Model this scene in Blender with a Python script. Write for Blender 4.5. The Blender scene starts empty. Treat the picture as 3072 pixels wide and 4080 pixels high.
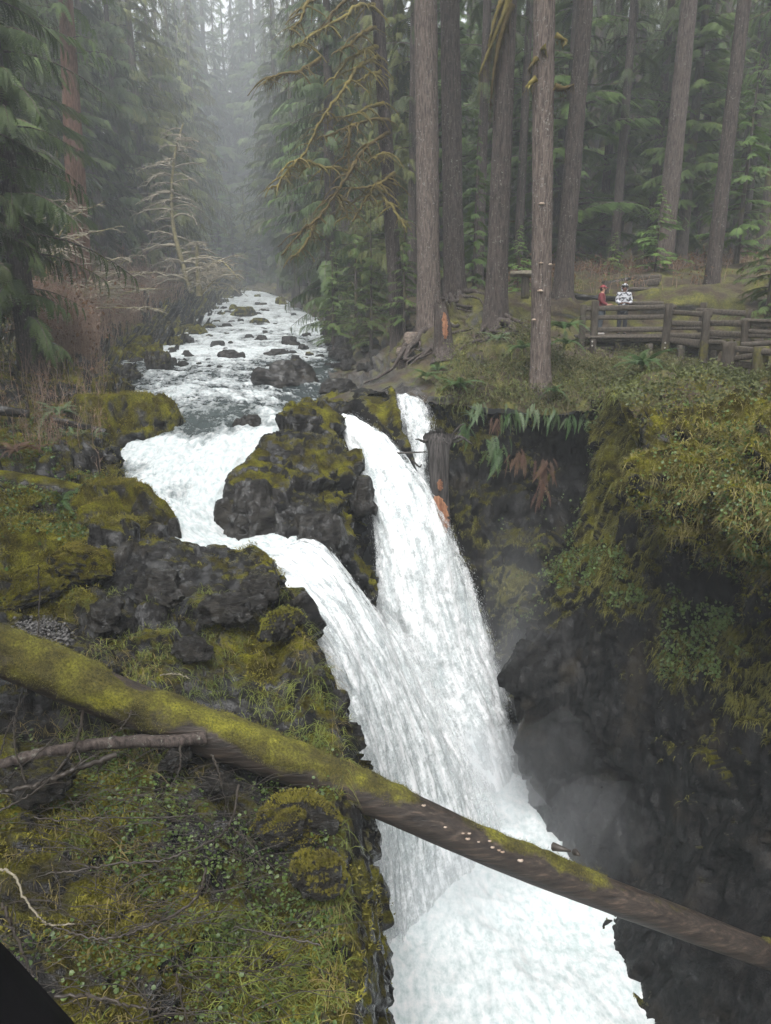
import bpy, math, random, numpy as np
from mathutils import Vector, Matrix

random.seed(7); RNG = np.random.default_rng(7)
scene = bpy.context.scene
COL = scene.collection

# ------------------------------------------------------------ camera
F_PX, PITCH = 2844.0, math.radians(15.0)
cam_d = bpy.data.cameras.new('camera'); cam = bpy.data.objects.new('camera', cam_d); COL.objects.link(cam)
cam_d.sensor_fit = 'VERTICAL'; cam_d.sensor_height = 24.0
cam_d.lens = 24.0 * F_PX / 4080.0
cam_d.clip_start = 0.05; cam_d.clip_end = 2000
cam.location = (0, 0, 0); cam.rotation_euler = (math.radians(90) - PITCH, 0, 0)
scene.camera = cam

# ------------------------------------------------------------ sky, sun, exposure (overcast)
SUN_EL, SUN_AZ = math.radians(62), math.radians(-165)      # azimuth from +Y towards +X
world = bpy.data.worlds.new('World'); scene.world = world; world.use_nodes = True
wn = world.node_tree.nodes; wl = world.node_tree.links
for n in list(wn): wn.remove(n)
sky = wn.new('ShaderNodeTexSky'); sky.sky_type = 'NISHITA'; sky.sun_disc = False
sky.sun_elevation = SUN_EL; sky.sun_rotation = SUN_AZ
sky.air_density = 1.0; sky.dust_density = 6.0; sky.ozone_density = 1.0
hsv = wn.new('ShaderNodeHueSaturation'); hsv.inputs['Saturation'].default_value = 0.12
hsv.inputs['Value'].default_value = 1.0
bg = wn.new('ShaderNodeBackground'); bg.inputs['Strength'].default_value = 0.15
wo = wn.new('ShaderNodeOutputWorld')
wl.new(sky.outputs[0], hsv.inputs['Color']); wl.new(hsv.outputs[0], bg.inputs['Color']); wl.new(bg.outputs[0], wo.inputs['Surface'])
sun_d = bpy.data.lights.new('sun', 'SUN'); sun_d.energy = 1.0; sun_d.angle = math.radians(40); sun_d.color = (1.0, 0.97, 0.93)
sun = bpy.data.objects.new('sun', sun_d); COL.objects.link(sun)
sd = Vector((math.sin(SUN_AZ) * math.cos(SUN_EL), math.cos(SUN_AZ) * math.cos(SUN_EL), math.sin(SUN_EL)))
sun.rotation_euler = sd.to_track_quat('Z', 'Y').to_euler()
vs = scene.view_settings
scene.display_settings.display_device = 'sRGB'
vs.view_transform = 'Standard'; vs.look = 'None'; vs.gamma = 1.0; vs.use_curve_mapping = False
vs.exposure = 1.35
cy = scene.cycles
cy.use_denoising = True
cy.max_bounces = 5; cy.diffuse_bounces = 3; cy.glossy_bounces = 2; cy.transmission_bounces = 2
cy.transparent_max_bounces = 8; cy.volume_bounces = 1
cy.caustics_reflective = False; cy.caustics_refractive = False
cy.sample_clamp_indirect = 4.0

# ------------------------------------------------------------ small helpers
def at(px, py, Y):
    "world point on the ray of photo pixel (px, py) at distance Y up the valley"
    u = (px - 1536) / F_PX; v = (2040 - py) / F_PX
    c, s = math.cos(PITCH), math.sin(PITCH)
    k = Y / (c + v * s)
    return (u * k, Y, (v * c - s) * k)

def at_z(px, py, z):
    u = (px - 1536) / F_PX; v = (2040 - py) / F_PX
    c, s = math.cos(PITCH), math.sin(PITCH)
    k = z / (v * c - s)
    return (u * k, (c + v * s) * k, z)

def project(P):
    P = np.asarray(P, float); c, s = math.cos(PITCH), math.sin(PITCH)
    d = P[..., 1] * c - P[..., 2] * s; d = np.where(np.abs(d) < .05, .05, d)
    up = P[..., 1] * s + P[..., 2] * c
    return np.stack([1536 + F_PX * P[..., 0] / d, 2040 - F_PX * up / d], -1)

def depth_px(p, npx):
    "metres spanned by npx photo pixels at point p"
    c, s = math.cos(PITCH), math.sin(PITCH)
    return npx * (p[1] * c - p[2] * s) / F_PX

def _hash(ix, iy, iz, seed):
    h = (ix.astype(np.int64) * 374761393 + iy.astype(np.int64) * 668265263 + iz.astype(np.int64) * 1274126177 + seed * 1013904223) & 0xFFFFFFFF
    h = ((h ^ (h >> 13)) * 1274126177) & 0xFFFFFFFF
    h = ((h ^ (h >> 16)) * 2246822519) & 0xFFFFFFFF
    return ((h ^ (h >> 15)) & 0xFFFFFF) / float(0xFFFFFF)

def vnoise(P, seed=0):
    i = np.floor(P).astype(np.int64); f = P - i
    f = f * f * f * (f * (f * 6 - 15) + 10)
    r = 0
    for dx in (0, 1):
        wx = f[..., 0] if dx else 1 - f[..., 0]
        for dy in (0, 1):
            wy = f[..., 1] if dy else 1 - f[..., 1]
            for dz in (0, 1):
                wz = f[..., 2] if dz else 1 - f[..., 2]
                r = r + wx * wy * wz * _hash(i[..., 0] + dx, i[..., 1] + dy, i[..., 2] + dz, seed)
    return r * 2 - 1

def fbm(P, scale, octv=4, seed=0, gain=.5, ridged=False):
    P = np.asarray(P, float) * np.asarray(scale, float); a = 1; t = 0; r = 0
    for o in range(octv):
        n = vnoise(P + o * 17.3, seed + o * 31)
        if ridged: n = 1 - 2 * np.abs(n)
        r = r + a * n; t += a; a *= gain; P = P * 2.03
    return r / t

def facets(P, scale, seed=0, tilt=.8):
    "blocky broken-rock relief: every Voronoi cell is its own tilted plane"
    Q = np.asarray(P, float) * np.asarray(scale, float)
    i = np.floor(Q).astype(np.int64)
    best = np.full(Q.shape[:-1], 1e9); second = best.copy(); val = np.zeros(Q.shape[:-1])
    for dx in (-1, 0, 1):
        for dy in (-1, 0, 1):
            for dz in (-1, 0, 1):
                c = i + np.array([dx, dy, dz])
                j = np.stack([_hash(c[..., 0], c[..., 1], c[..., 2], seed + q) for q in (1, 2, 3)], -1)
                dlt = Q - (c + j); d = (dlt ** 2).sum(-1)
                t = np.stack([_hash(c[..., 0], c[..., 1], c[..., 2], seed + q) for q in (4, 5, 6)], -1) * 2 - 1
                o = _hash(c[..., 0], c[..., 1], c[..., 2], seed + 7) * 2 - 1
                v = o + tilt * (t * dlt).sum(-1)
                m = d < best
                second = np.where(m, best, np.minimum(second, d))
                val = np.where(m, v, val); best = np.where(m, d, best)
    gap = np.clip((np.sqrt(second) - np.sqrt(best)) / .05, 0, 1)
    return val * (.75 + .25 * gap) - (1 - gap) * .12

def smooth(a, b, x):
    t = np.clip((x - a) / (b - a), 0, 1); return t * t * (3 - 2 * t)

def norm(v):
    return v / np.maximum(np.linalg.norm(v, axis=-1, keepdims=True), 1e-9)

def mesh_np(name, V, F, attrs=None, smoothed=True, mats=None, mat_idx=None):
    V = np.asarray(V, np.float32).reshape(-1, 3)
    if not isinstance(F, (list, tuple)): F = [F]
    F = [np.asarray(f, np.int32) for f in F if len(f)]
    me = bpy.data.meshes.new(name)
    me.vertices.add(len(V)); me.vertices.foreach_set('co', V.ravel())
    loops = np.concatenate([f.ravel() for f in F]); sizes = np.concatenate([np.full(len(f), f.shape[1], np.int32) for f in F])
    me.loops.add(len(loops)); me.loops.foreach_set('vertex_index', loops)
    starts = np.concatenate([[0], np.cumsum(sizes)[:-1]]).astype(np.int32)
    me.polygons.add(len(sizes)); me.polygons.foreach_set('loop_start', starts)
    try: me.polygons.foreach_set('loop_total', sizes)
    except Exception: pass
    if mat_idx is not None: me.polygons.foreach_set('material_index', np.asarray(mat_idx, np.int32))
    me.polygons.foreach_set('use_smooth', np.full(len(sizes), smoothed, bool))
    for k, a in (attrs or {}).items():
        a = np.asarray(a, np.float32)
        if a.ndim == 1 or a.shape[-1] == 1:
            at_ = me.attributes.new(k, 'FLOAT', 'POINT'); at_.data.foreach_set('value', a.ravel())
        else:
            at_ = me.attributes.new(k, 'FLOAT_VECTOR', 'POINT'); at_.data.foreach_set('vector', a.reshape(-1, 3).ravel())
    me.update(calc_edges=True); me.validate()
    if mats:
        for m in (mats if isinstance(mats, (list, tuple)) else [mats]): me.materials.append(m)
    return me

def tag(o, label=None, cat=None, group=None, kind=None):
    if label: o['label'] = label
    if cat: o['category'] = cat
    if group: o['group'] = group
    if kind: o['kind'] = kind
    return o

def link(name, data, parent=None, **k):
    o = bpy.data.objects.new(name, data); COL.objects.link(o)
    if parent is not None: o.parent = parent
    return tag(o, **k)

def empty(name, loc, **k):
    o = link(name, None, **k); o.location = loc; o.empty_display_size = .2
    return o

def local(V, o):
    return np.asarray(V, float) - np.array(o.location)

def catmull(C, ts):
    "C: (n, ..., k) control; ts in 0..n-1"
    n = len(C); ts = np.clip(ts, 0, n - 1 - 1e-9); i = np.floor(ts).astype(int); t = (ts - i)
    sh = (len(ts),) + (1,) * (C.ndim - 1); t = t.reshape(sh)
    p1 = C[i]; p2 = C[np.minimum(i + 1, n - 1)]
    p0 = np.where((i == 0).reshape(sh), 2 * p1 - p2, C[np.maximum(i - 1, 0)])
    p3 = np.where((i + 2 > n - 1).reshape(sh), 2 * p2 - p1, C[np.minimum(i + 2, n - 1)])
    return .5 * (2 * p1 + (p2 - p0) * t + (2 * p0 - 5 * p1 + 4 * p2 - p3) * t * t + (3 * p1 - p0 - 3 * p2 + p3) * t ** 3)

def ctrl(rows):
    "rows of (px, py, Y[, bias]) or ('w', x, y, z[, bias]) -> array (r, c, 4)"
    out = []
    for r in rows:
        q = []
        for p in r:
            if p[0] == 'w': q.append((p[1], p[2], p[3], p[4] if len(p) > 4 else 0))
            else: q.append(at(p[0], p[1], p[2]) + ((p[3] if len(p) > 3 else 0),))
        out.append(q)
    return np.array(out, float)

def seg_ts(C, axis, step, lo=3, hi=90):
    pr = project(C[..., :3])
    d = np.linalg.norm(np.diff(pr, axis=axis), axis=-1)
    ins = (pr[..., 0] > -900) & (pr[..., 0] < 4000) & (pr[..., 1] > -500) & (pr[..., 1] < 4600)
    w = np.minimum(ins.take(range(0, C.shape[axis] - 1), axis), 1) | ins.take(range(1, C.shape[axis]), axis)
    d = np.where(w, d, 40).max(axis=1 - axis)
    ts = []
    for k, x in enumerate(d):
        m = int(np.clip(math.ceil(x / step), lo, hi)); ts += list(k + np.arange(m) / m)
    return np.array(ts + [len(d)], float)

def grid_faces(nu, nv, flip=False):
    i = np.arange(nu - 1)[:, None] * nv + np.arange(nv - 1)[None, :]
    q = np.stack([i, i + 1, i + nv + 1, i + nv], -1).reshape(-1, 4)
    return q[:, ::-1] if flip else q

def grid_normals(G):
    return norm(np.cross(np.gradient(G, axis=0), np.gradient(G, axis=1)))

def surface(rows, step=7, hi=90):
    C = ctrl(rows)
    tu = seg_ts(C, 0, step, hi=hi); tv = seg_ts(C, 1, step, hi=hi)
    G = catmull(C, tu); G = np.moveaxis(catmull(np.moveaxis(G, 1, 0), tv), 0, 1)
    return G[..., :3], G[..., 3], tu, tv

def many_tubes(P, R, k=3):
    "P (N, M, 3) centre lines, R (N, M) radii -> verts, faces"
    P = np.asarray(P, float); N, M, _ = P.shape; R = np.broadcast_to(np.asarray(R, float), (N, M))
    T = norm(np.gradient(P, axis=1)); mt = norm(P[:, -1] - P[:, 0])
    ref = np.where((np.abs(mt[:, 2]) < .8)[:, None], [0, 0, 1.], [1., 0, 0])[:, None, :]
    A = norm(np.cross(T, np.broadcast_to(ref, T.shape))); B = np.cross(T, A)
    if k == 2:
        V = np.stack([P - A * R[..., None], P + A * R[..., None]], 2)
    else:
        an = np.arange(k) / k * 2 * math.pi
        V = P[:, :, None] + R[..., None, None] * (np.cos(an)[:, None] * A[:, :, None] + np.sin(an)[:, None] * B[:, :, None])
    base = (np.arange(N) * M * k)[:, None, None] + (np.arange(M - 1) * k)[None, :, None]
    j = np.arange(k if k > 2 else 1)[None, None, :]; j2 = (j + 1) % k
    F = np.stack([base + j, base + j2, base + k + j2, base + k + j], -1).reshape(-1, 4)
    return V.reshape(-1, 3), F

def path_pts(pts, m):
    pts = np.array(pts, float); return catmull(pts, np.linspace(0, len(pts) - 1, m))

def stamp(TV, TF, O, D, N, S):
    "copies of a template: x along D, z along N, y = N x D, scale S"
    D = norm(np.asarray(D, float)); N = np.asarray(N, float)
    Y = norm(np.cross(N, D)); Z = np.cross(D, Y)
    S = np.asarray(S, float)
    if S.ndim == 1: S = np.repeat(S[:, None], 3, 1)
    L = TV[None] * S[:, None, :]
    V = O[:, None] + L[..., 0:1] * D[:, None] + L[..., 1:2] * Y[:, None] + L[..., 2:3] * Z[:, None]
    off = (np.arange(len(O)) * len(TV))[:, None, None]
    return V.reshape(-1, 3), (TF[None] + off).reshape(-1, TF.shape[1])

def merge(parts):
    V = []; F = {}; n = 0
    for v, f in parts:
        v = np.asarray(v).reshape(-1, 3); f = np.asarray(f)
        V.append(v); F.setdefault(f.shape[1], []).append(f + n); n += len(v)
    return np.concatenate(V), [np.concatenate(x) for x in F.values()]

# ------------------------------------------------------------ materials
class NT:
    def __init__(s, name):
        s.m = bpy.data.materials.new(name); s.m.use_nodes = True; s.t = s.m.node_tree
        s.t.nodes.clear(); s.out = s.t.nodes.new('ShaderNodeOutputMaterial')
    def n(s, kind, **k):
        nd = s.t.nodes.new('ShaderNode' + kind)
        for a, b in k.items():
            if a.startswith('i_'):
                key = a[2:]; key = int(key) if key.isdigit() else key.replace('_', ' ')
                s.put(nd, key, b)
            else: setattr(nd, a, b)
        return nd
    def put(s, nd, key, b):
        if isinstance(b, bpy.types.NodeSocket): s.t.links.new(b, nd.inputs[key])
        elif isinstance(b, bpy.types.Node): s.t.links.new(b.outputs[0], nd.inputs[key])
        else:
            if isinstance(b, tuple) and len(b) == 3 and nd.inputs[key].type == 'RGBA': b = b + (1,)
            nd.inputs[key].default_value = b
    def coord(s, which='pos', scale=(1, 1, 1)):
        if which == 'pos': c = s.n('NewGeometry').outputs['Position']
        elif which == 'obj': c = s.n('TexCoord').outputs['Object']
        else: c = s.n('Attribute', attribute_name=which).outputs['Vector']
        return s.n('Mapping', i_Vector=c, i_Scale=scale).outputs[0]
    def noise(s, co, scale, detail=4, rough=.55):
        return s.n('TexNoise', i_Vector=co, i_Scale=scale, i_Detail=detail, i_Roughness=rough).outputs['Fac']
    def attr(s, name): return s.n('Attribute', attribute_name=name).outputs['Fac']
    def ramp(s, x, *stops):
        r = s.n('ValToRGB', i_0=x); e = r.color_ramp.elements
        while len(e) < len(stops): e.new(.5)
        for el, (p, c) in zip(e, stops):
            el.position = p; el.color = (c if len(c) == 4 else tuple(c) + (1,)) if isinstance(c, tuple) else (c, c, c, 1)
        return r.outputs[0]
    def math(s, op, a, b=0.5, c=None):
        nd = s.n('Math', operation=op); s.put(nd, 0, a); s.put(nd, 1, b)
        if c is not None: s.put(nd, 2, c)
        return nd.outputs[0]
    def mix(s, f, a, b):
        nd = s.n('Mix', data_type='RGBA'); s.put(nd, 0, f); s.put(nd, 6, a); s.put(nd, 7, b)
        return nd.outputs[2]
    def bump(s, h, strength=.5, dist=.02, nrm=None):
        nd = s.n('Bump', i_Height=h, i_Strength=strength, i_Distance=dist)
        if nrm is not None: s.put(nd, 'Normal', nrm)
        return nd.outputs[0]
    def bsdf(s, color, rough=.8, normal=None, spec=.5, **k):
        b = s.n('BsdfPrincipled'); s.put(b, 'Base Color', color); s.put(b, 'Roughness', rough)
        s.put(b, 'Specular IOR Level', spec)
        if normal is not None: s.put(b, 'Normal', normal)
        for a, v in k.items(): s.put(b, a.replace('_', ' '), v)
        return b.outputs[0]
    def done(s, sh):
        s.t.links.new(sh, s.out.inputs['Surface']); return s.m

def moss_color(t, co, k=1.0):
    a = t.noise(co, 2.2, 3); b = t.noise(co, 34, 2, .7)
    c1 = t.ramp(a, (.30, (.036 * k, .032 * k, .009 * k)), (.44, (.085 * k, .074 * k, .016 * k)), (.55, (.140 * k, .132 * k, .020 * k)), (.72, (.255 * k, .245 * k, .026 * k)))
    c2 = t.ramp(b, (.3, .35), (.7, 1.3))
    return t.n('Mix', data_type='RGBA', blend_type='MULTIPLY', i_0=1.0, i_6=c1, i_7=c2).outputs[2]

def make_rock(name, mode, dark=(.006, .0063, .007), light=(.020, .019, .018), moss_k=1.0, rough=(.05, .26), thr=(.36, .62), lay=(1, 1, 4.5), wetmax=.9):
    "wet dark rock with moss; mode 'attr' reads the mesh, 'up' grows it on upward faces"
    t = NT(name); co = t.coord('pos' if mode == 'attr' else 'obj')
    big = t.noise(co, .9, 5); mid = t.noise(co, 5.5, 5, .6); fine = t.noise(co, 40, 3, .6)
    strata = t.noise(t.coord('pos' if mode == 'attr' else 'obj', lay), 2.3, 5, .65)
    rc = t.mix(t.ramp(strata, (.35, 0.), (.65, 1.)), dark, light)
    rc = t.mix(t.ramp(big, (.55, 0.), (.75, .6)), rc, (.045, .037, .026))
    if mode == 'attr': mv = t.attr('moss')
    else:
        nz = t.n('SeparateXYZ', i_0=t.n('NewGeometry').outputs['Normal']).outputs[2]
        oi = t.n('Attribute', attribute_name='mossy', attribute_type='OBJECT').outputs['Fac']
        mv = t.math('ADD', t.math('MULTIPLY', nz, .55), t.math('SUBTRACT', oi, .45))
    mm = t.math('ADD', mv, t.math('MULTIPLY', t.math('SUBTRACT', mid, .5), .9))
    mask = t.ramp(mm, (thr[0], 0.), (thr[1], 1.))
    mc = moss_color(t, co, moss_k)
    col = t.mix(mask, rc, mc)
    rr = t.ramp(mid, (.35, rough[0]), (.75, rough[1] * .6))
    rgh = t.mix(mask, rr, (.95, .95, .95))
    h = t.math('ADD', t.math('MULTIPLY', strata, .8), t.math('MULTIPLY', fine, .35))
    h2 = t.math('MULTIPLY', t.noise(co, 70, 3, .7), t.math('MULTIPLY', mask, 1.2))
    nb = t.bump(t.math('ADD', h, h2), .95, .07)
    wet = t.math('MULTIPLY', t.ramp(t.noise(co, 3.2, 4), (.46, .05), (.68, wetmax)), t.math('SUBTRACT', 1.0, t.math('MULTIPLY', mask, .9)))
    return t.done(t.bsdf(col, rgh, nb, spec=wet))

def make_water(name, foam_lo, foam_hi, sc=(1, 1, 1), deep=(.030, .040, .042), top=.80, bump=.8, gloss=.22, ripple=.5):
    t = NT(name); co = t.coord('flow', sc)
    n1 = t.noise(co, 1.4, 6, .68); n2 = t.noise(co, 7.0, 5, .7); n3 = t.noise(co, 26, 3, .7)
    f = t.math('ADD', t.math('ADD', t.math('MULTIPLY', n1, .55), t.math('MULTIPLY', n2, .45)), t.attr('foam'))
    mask = t.ramp(f, (foam_lo, 0.), (foam_hi, 1.))
    white = t.ramp(n2, (.3, (.50 * top, .61 * top, .62 * top)), (.5, (.80 * top, .87 * top, .88 * top)), (.66, (top, top, top)))
    col = t.mix(mask, deep, white)
    rgh = t.mix(mask, (gloss, gloss, gloss), (.75, .75, .75))
    h = t.math('ADD', t.math('MULTIPLY', n2, .6), t.math('MULTIPLY', n3, ripple))
    nb = t.bump(h, bump, .08)
    return t.done(t.bsdf(col, rgh, nb, spec=.25))

def make_fall(name, grain=1.1, big=2.2):
    t = NT(name); co = t.coord('flow', (1, .22, 1)); co2 = t.coord('flow', (1, .6, 1)); co3 = t.coord('pos')
    n1 = t.noise(co, 2.6, 6, .65); n2 = t.noise(co, 10, 5, .7); n3 = t.noise(co2, 30, 3, .7)
    x = t.math('ADD', t.math('MULTIPLY', n1, .42), t.math('ADD', t.math('MULTIPLY', n2, .28), t.math('MULTIPLY', t.noise(co3, 4.5, 6, .72), .30)))
    white = t.ramp(x, (.33, (.40, .48, .50)), (.46, (.60, .65, .66)), (.58, (.76, .77, .78)))
    a = t.math('ADD', t.math('MULTIPLY', t.math('SUBTRACT', x, .5), big), t.math('ADD', t.attr('foam'), t.math('MULTIPLY', t.math('SUBTRACT', n3, .5), grain)))
    alpha = t.ramp(a, (.0, 0.), (.55, 1.))
    nb = t.bump(t.math('ADD', t.math('MULTIPLY', n2, .8), t.math('MULTIPLY', n3, .45)), .38, .08)
    b = t.bsdf(white, .65, nb, spec=.3)
    tr = t.n('BsdfTransparent')
    mx = t.n('MixShader', i_0=alpha, i_1=tr, i_2=b)
    return t.done(mx.outputs[0])

def make_leaf(name, c1, c2, transl=.35, rough=.55, which='obj', var=.35, nscale=.8):
    t = NT(name); co = t.coord(which)
    n = t.noise(co, nscale, 3); n2 = t.noise(co, nscale * 9, 2)
    col = t.mix(t.ramp(t.math('ADD', t.math('MULTIPLY', n, .6), t.math('MULTIPLY', n2, .4)), (.36, 0.), (.64, 1.)), c1, c2)
    r = t.n('ObjectInfo').outputs['Random']
    col = t.n('HueSaturation', i_Color=col, i_Value=t.n('MapRange', i_0=r, i_3=1 - var, i_4=1 + var).outputs[0],
              i_Hue=t.n('MapRange', i_0=r, i_3=.485, i_4=.515).outputs[0]).outputs[0]
    d = t.bsdf(col, rough, spec=.35)
    tr = t.n('BsdfTranslucent', i_Color=col)
    return t.done(t.n('MixShader', i_0=transl, i_1=d, i_2=tr).outputs[0])

def make_bark(name, c1, c2, lichen=(.22, .24, .21), lic=.62, sc=(15, 15, 2.0), mossy=0.):
    t = NT(name); co = t.coord('obj', sc); cs = t.coord('obj')
    n1 = t.noise(co, 1.6, 6, .65); n2 = t.noise(cs, 13, 4, .7); n3 = t.noise(cs, 1.1, 3)
    col = t.mix(t.ramp(n1, (.36, 0.), (.62, 1.)), c1, c2)
    lm = t.math('MULTIPLY', t.ramp(n2, (lic - .03, 0.), (lic + .05, 1.)), t.ramp(n3, (.35, .2), (.65, 1.)))
    col = t.mix(lm, col, lichen)
    if mossy:
        mm = t.ramp(t.math('ADD', n3, t.math('MULTIPLY', n2, .4)), (.85 - mossy, 0.), (1.0 - mossy * .8, 1.))
        col = t.mix(mm, col, (.10, .095, .02))
    nb = t.bump(t.math('ADD', n1, t.math('MULTIPLY', n2, .4)), .8, .04)
    return t.done(t.bsdf(col, .9, nb, spec=.2))

def make_plain(name, col, rough=.7, col2=None, scale=6, bump=.3, stretch=(1, 1, 1), spec=.4):
    t = NT(name); co = t.coord('obj', stretch); n = t.noise(co, scale, 4, .6)
    c = t.mix(t.ramp(n, (.35, 0.), (.65, 1.)), col, col2 or tuple(x * 1.7 for x in col))
    return t.done(t.bsdf(c, rough, t.bump(n, bump, .02), spec=spec))

M = {}
M['bank'] = make_rock('mossy bedrock', 'attr')
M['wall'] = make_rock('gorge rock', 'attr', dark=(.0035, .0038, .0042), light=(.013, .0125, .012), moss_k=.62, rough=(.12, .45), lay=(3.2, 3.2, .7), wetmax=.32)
M['boulder'] = make_rock('river boulder', 'up', dark=(.009, .009, .0095), light=(.038, .035, .031))
M['boulder_pale'] = make_rock('pale boulder', 'up', dark=(.10, .08, .065), light=(.26, .21, .17), rough=(.5, .8))
M['river'] = make_water('river water', .50, .66, (1, .55, 1), top=.56)
M['pool'] = make_water('foaming pool', .30, .62, (1, .62, 1), deep=(.33, .43, .42), top=.64, bump=.4, ripple=.12)
M['rapids'] = make_water('rapids water', .50, .74, (1, .62, 1), deep=(.040, .052, .052), top=.58)
M['fall'] = make_fall('falling water', .7)
M['fall_over'] = make_fall('torn strands of falling water', .6, 3.2)
# ============================================================ THE SETTING
def soil_forest():
    t = NT('forest floor'); co = t.coord('pos')
    a = t.noise(co, 1.3, 5); b = t.noise(co, 16, 4, .7)
    c = t.ramp(a, (.3, (.028, .020, .013)), (.46, (.055, .040, .024)), (.56, (.070, .068, .018)), (.7, (.13, .125, .025)))
    c = t.n('Mix', data_type='RGBA', blend_type='MULTIPLY', i_0=1.0, i_6=c, i_7=t.ramp(b, (.3, .5), (.7, 1.3))).outputs[2]
    rk = t.mix(t.ramp(t.noise(t.coord('pos', (1, 1, 3)), 3.2, 5), (.35, 0.), (.65, 1.)), (.016, .016, .017), (.075, .070, .065))
    msk = t.ramp(t.attr('moss'), (.25, 0.), (.55, 1.))
    col = t.mix(msk, rk, c)
    rg = t.mix(msk, (.32, .32, .32), (.95, .95, .95))
    return t.done(t.bsdf(col, rg, t.bump(t.math('ADD', t.math('MULTIPLY', a, .5), b), .8, .06), spec=.4))
M['floor'] = soil_forest()

def facing(G, N):
    return float((N * norm(np.array([1., 2, 14]) - G)).sum(-1)[::4, ::4].mean())

def terrain(name, rows, mat, step, amp, bias, fac=(.9, .25), seed=0, flip=False, strata=0., zsquash=1.6, fade_far=True, billow=0.):
    """lofted terrain: big faceted blocks + fine breakage; amp in metres; returns points for scattering"""
    G, B, tu, tv = surface(rows, step)
    Nn = grid_normals(G); flip = facing(G, Nn) < 0; Nn = Nn * (-1 if flip else 1)
    far = np.clip(np.abs(G[..., 1]) / 16, .7, 3.0) if fade_far else 1.
    S = np.array([1, 1, zsquash])
    W = np.stack([fbm(G, 1.1, 3, seed + q) for q in (5, 6, 7)], -1)
    rough = smooth(-.35, .35, fbm(G, .45, 3, seed + 8))
    d = facets(G + .55 * W, S * fac[0], seed + 1) * (.35 + .75 * rough)
    d = d + (.15 + .45 * rough) * facets(G + .25 * W, S * fac[0] * 2.9, seed + 11) + .8 * fbm(G, .55 * S, 4, seed + 2)
    d = d + .16 * fbm(G, 7 * S, 3, seed + 3, ridged=True)
    if billow: d = d + billow * (np.abs(fbm(G, .75, 3, seed + 70)) * 3 - 1.0) + billow * .5 * (np.abs(fbm(G, 1.9, 3, seed + 71)) * 3 - .6)
    G2 = G + Nn * (d * amp * far)[..., None]
    if strata:
        G2[..., 2] += strata * (vnoise(G2 * np.array([.5, .5, 3.0]), seed + 9))
    N2 = grid_normals(G2) * (-1 if flip else 1)
    moss = N2[..., 2] * .5 + .35 * fbm(G2, .9, 4, seed + 4) + bias + B
    nu, nv = G.shape[:2]
    me = mesh_np(name, G2.reshape(-1, 3), grid_faces(nu, nv, flip), {'moss': moss.ravel()}, mats=mat)
    o = link(name, me, kind='structure')
    return o, G2.reshape(-1, 3), N2.reshape(-1, 3), moss.ravel()

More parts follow.
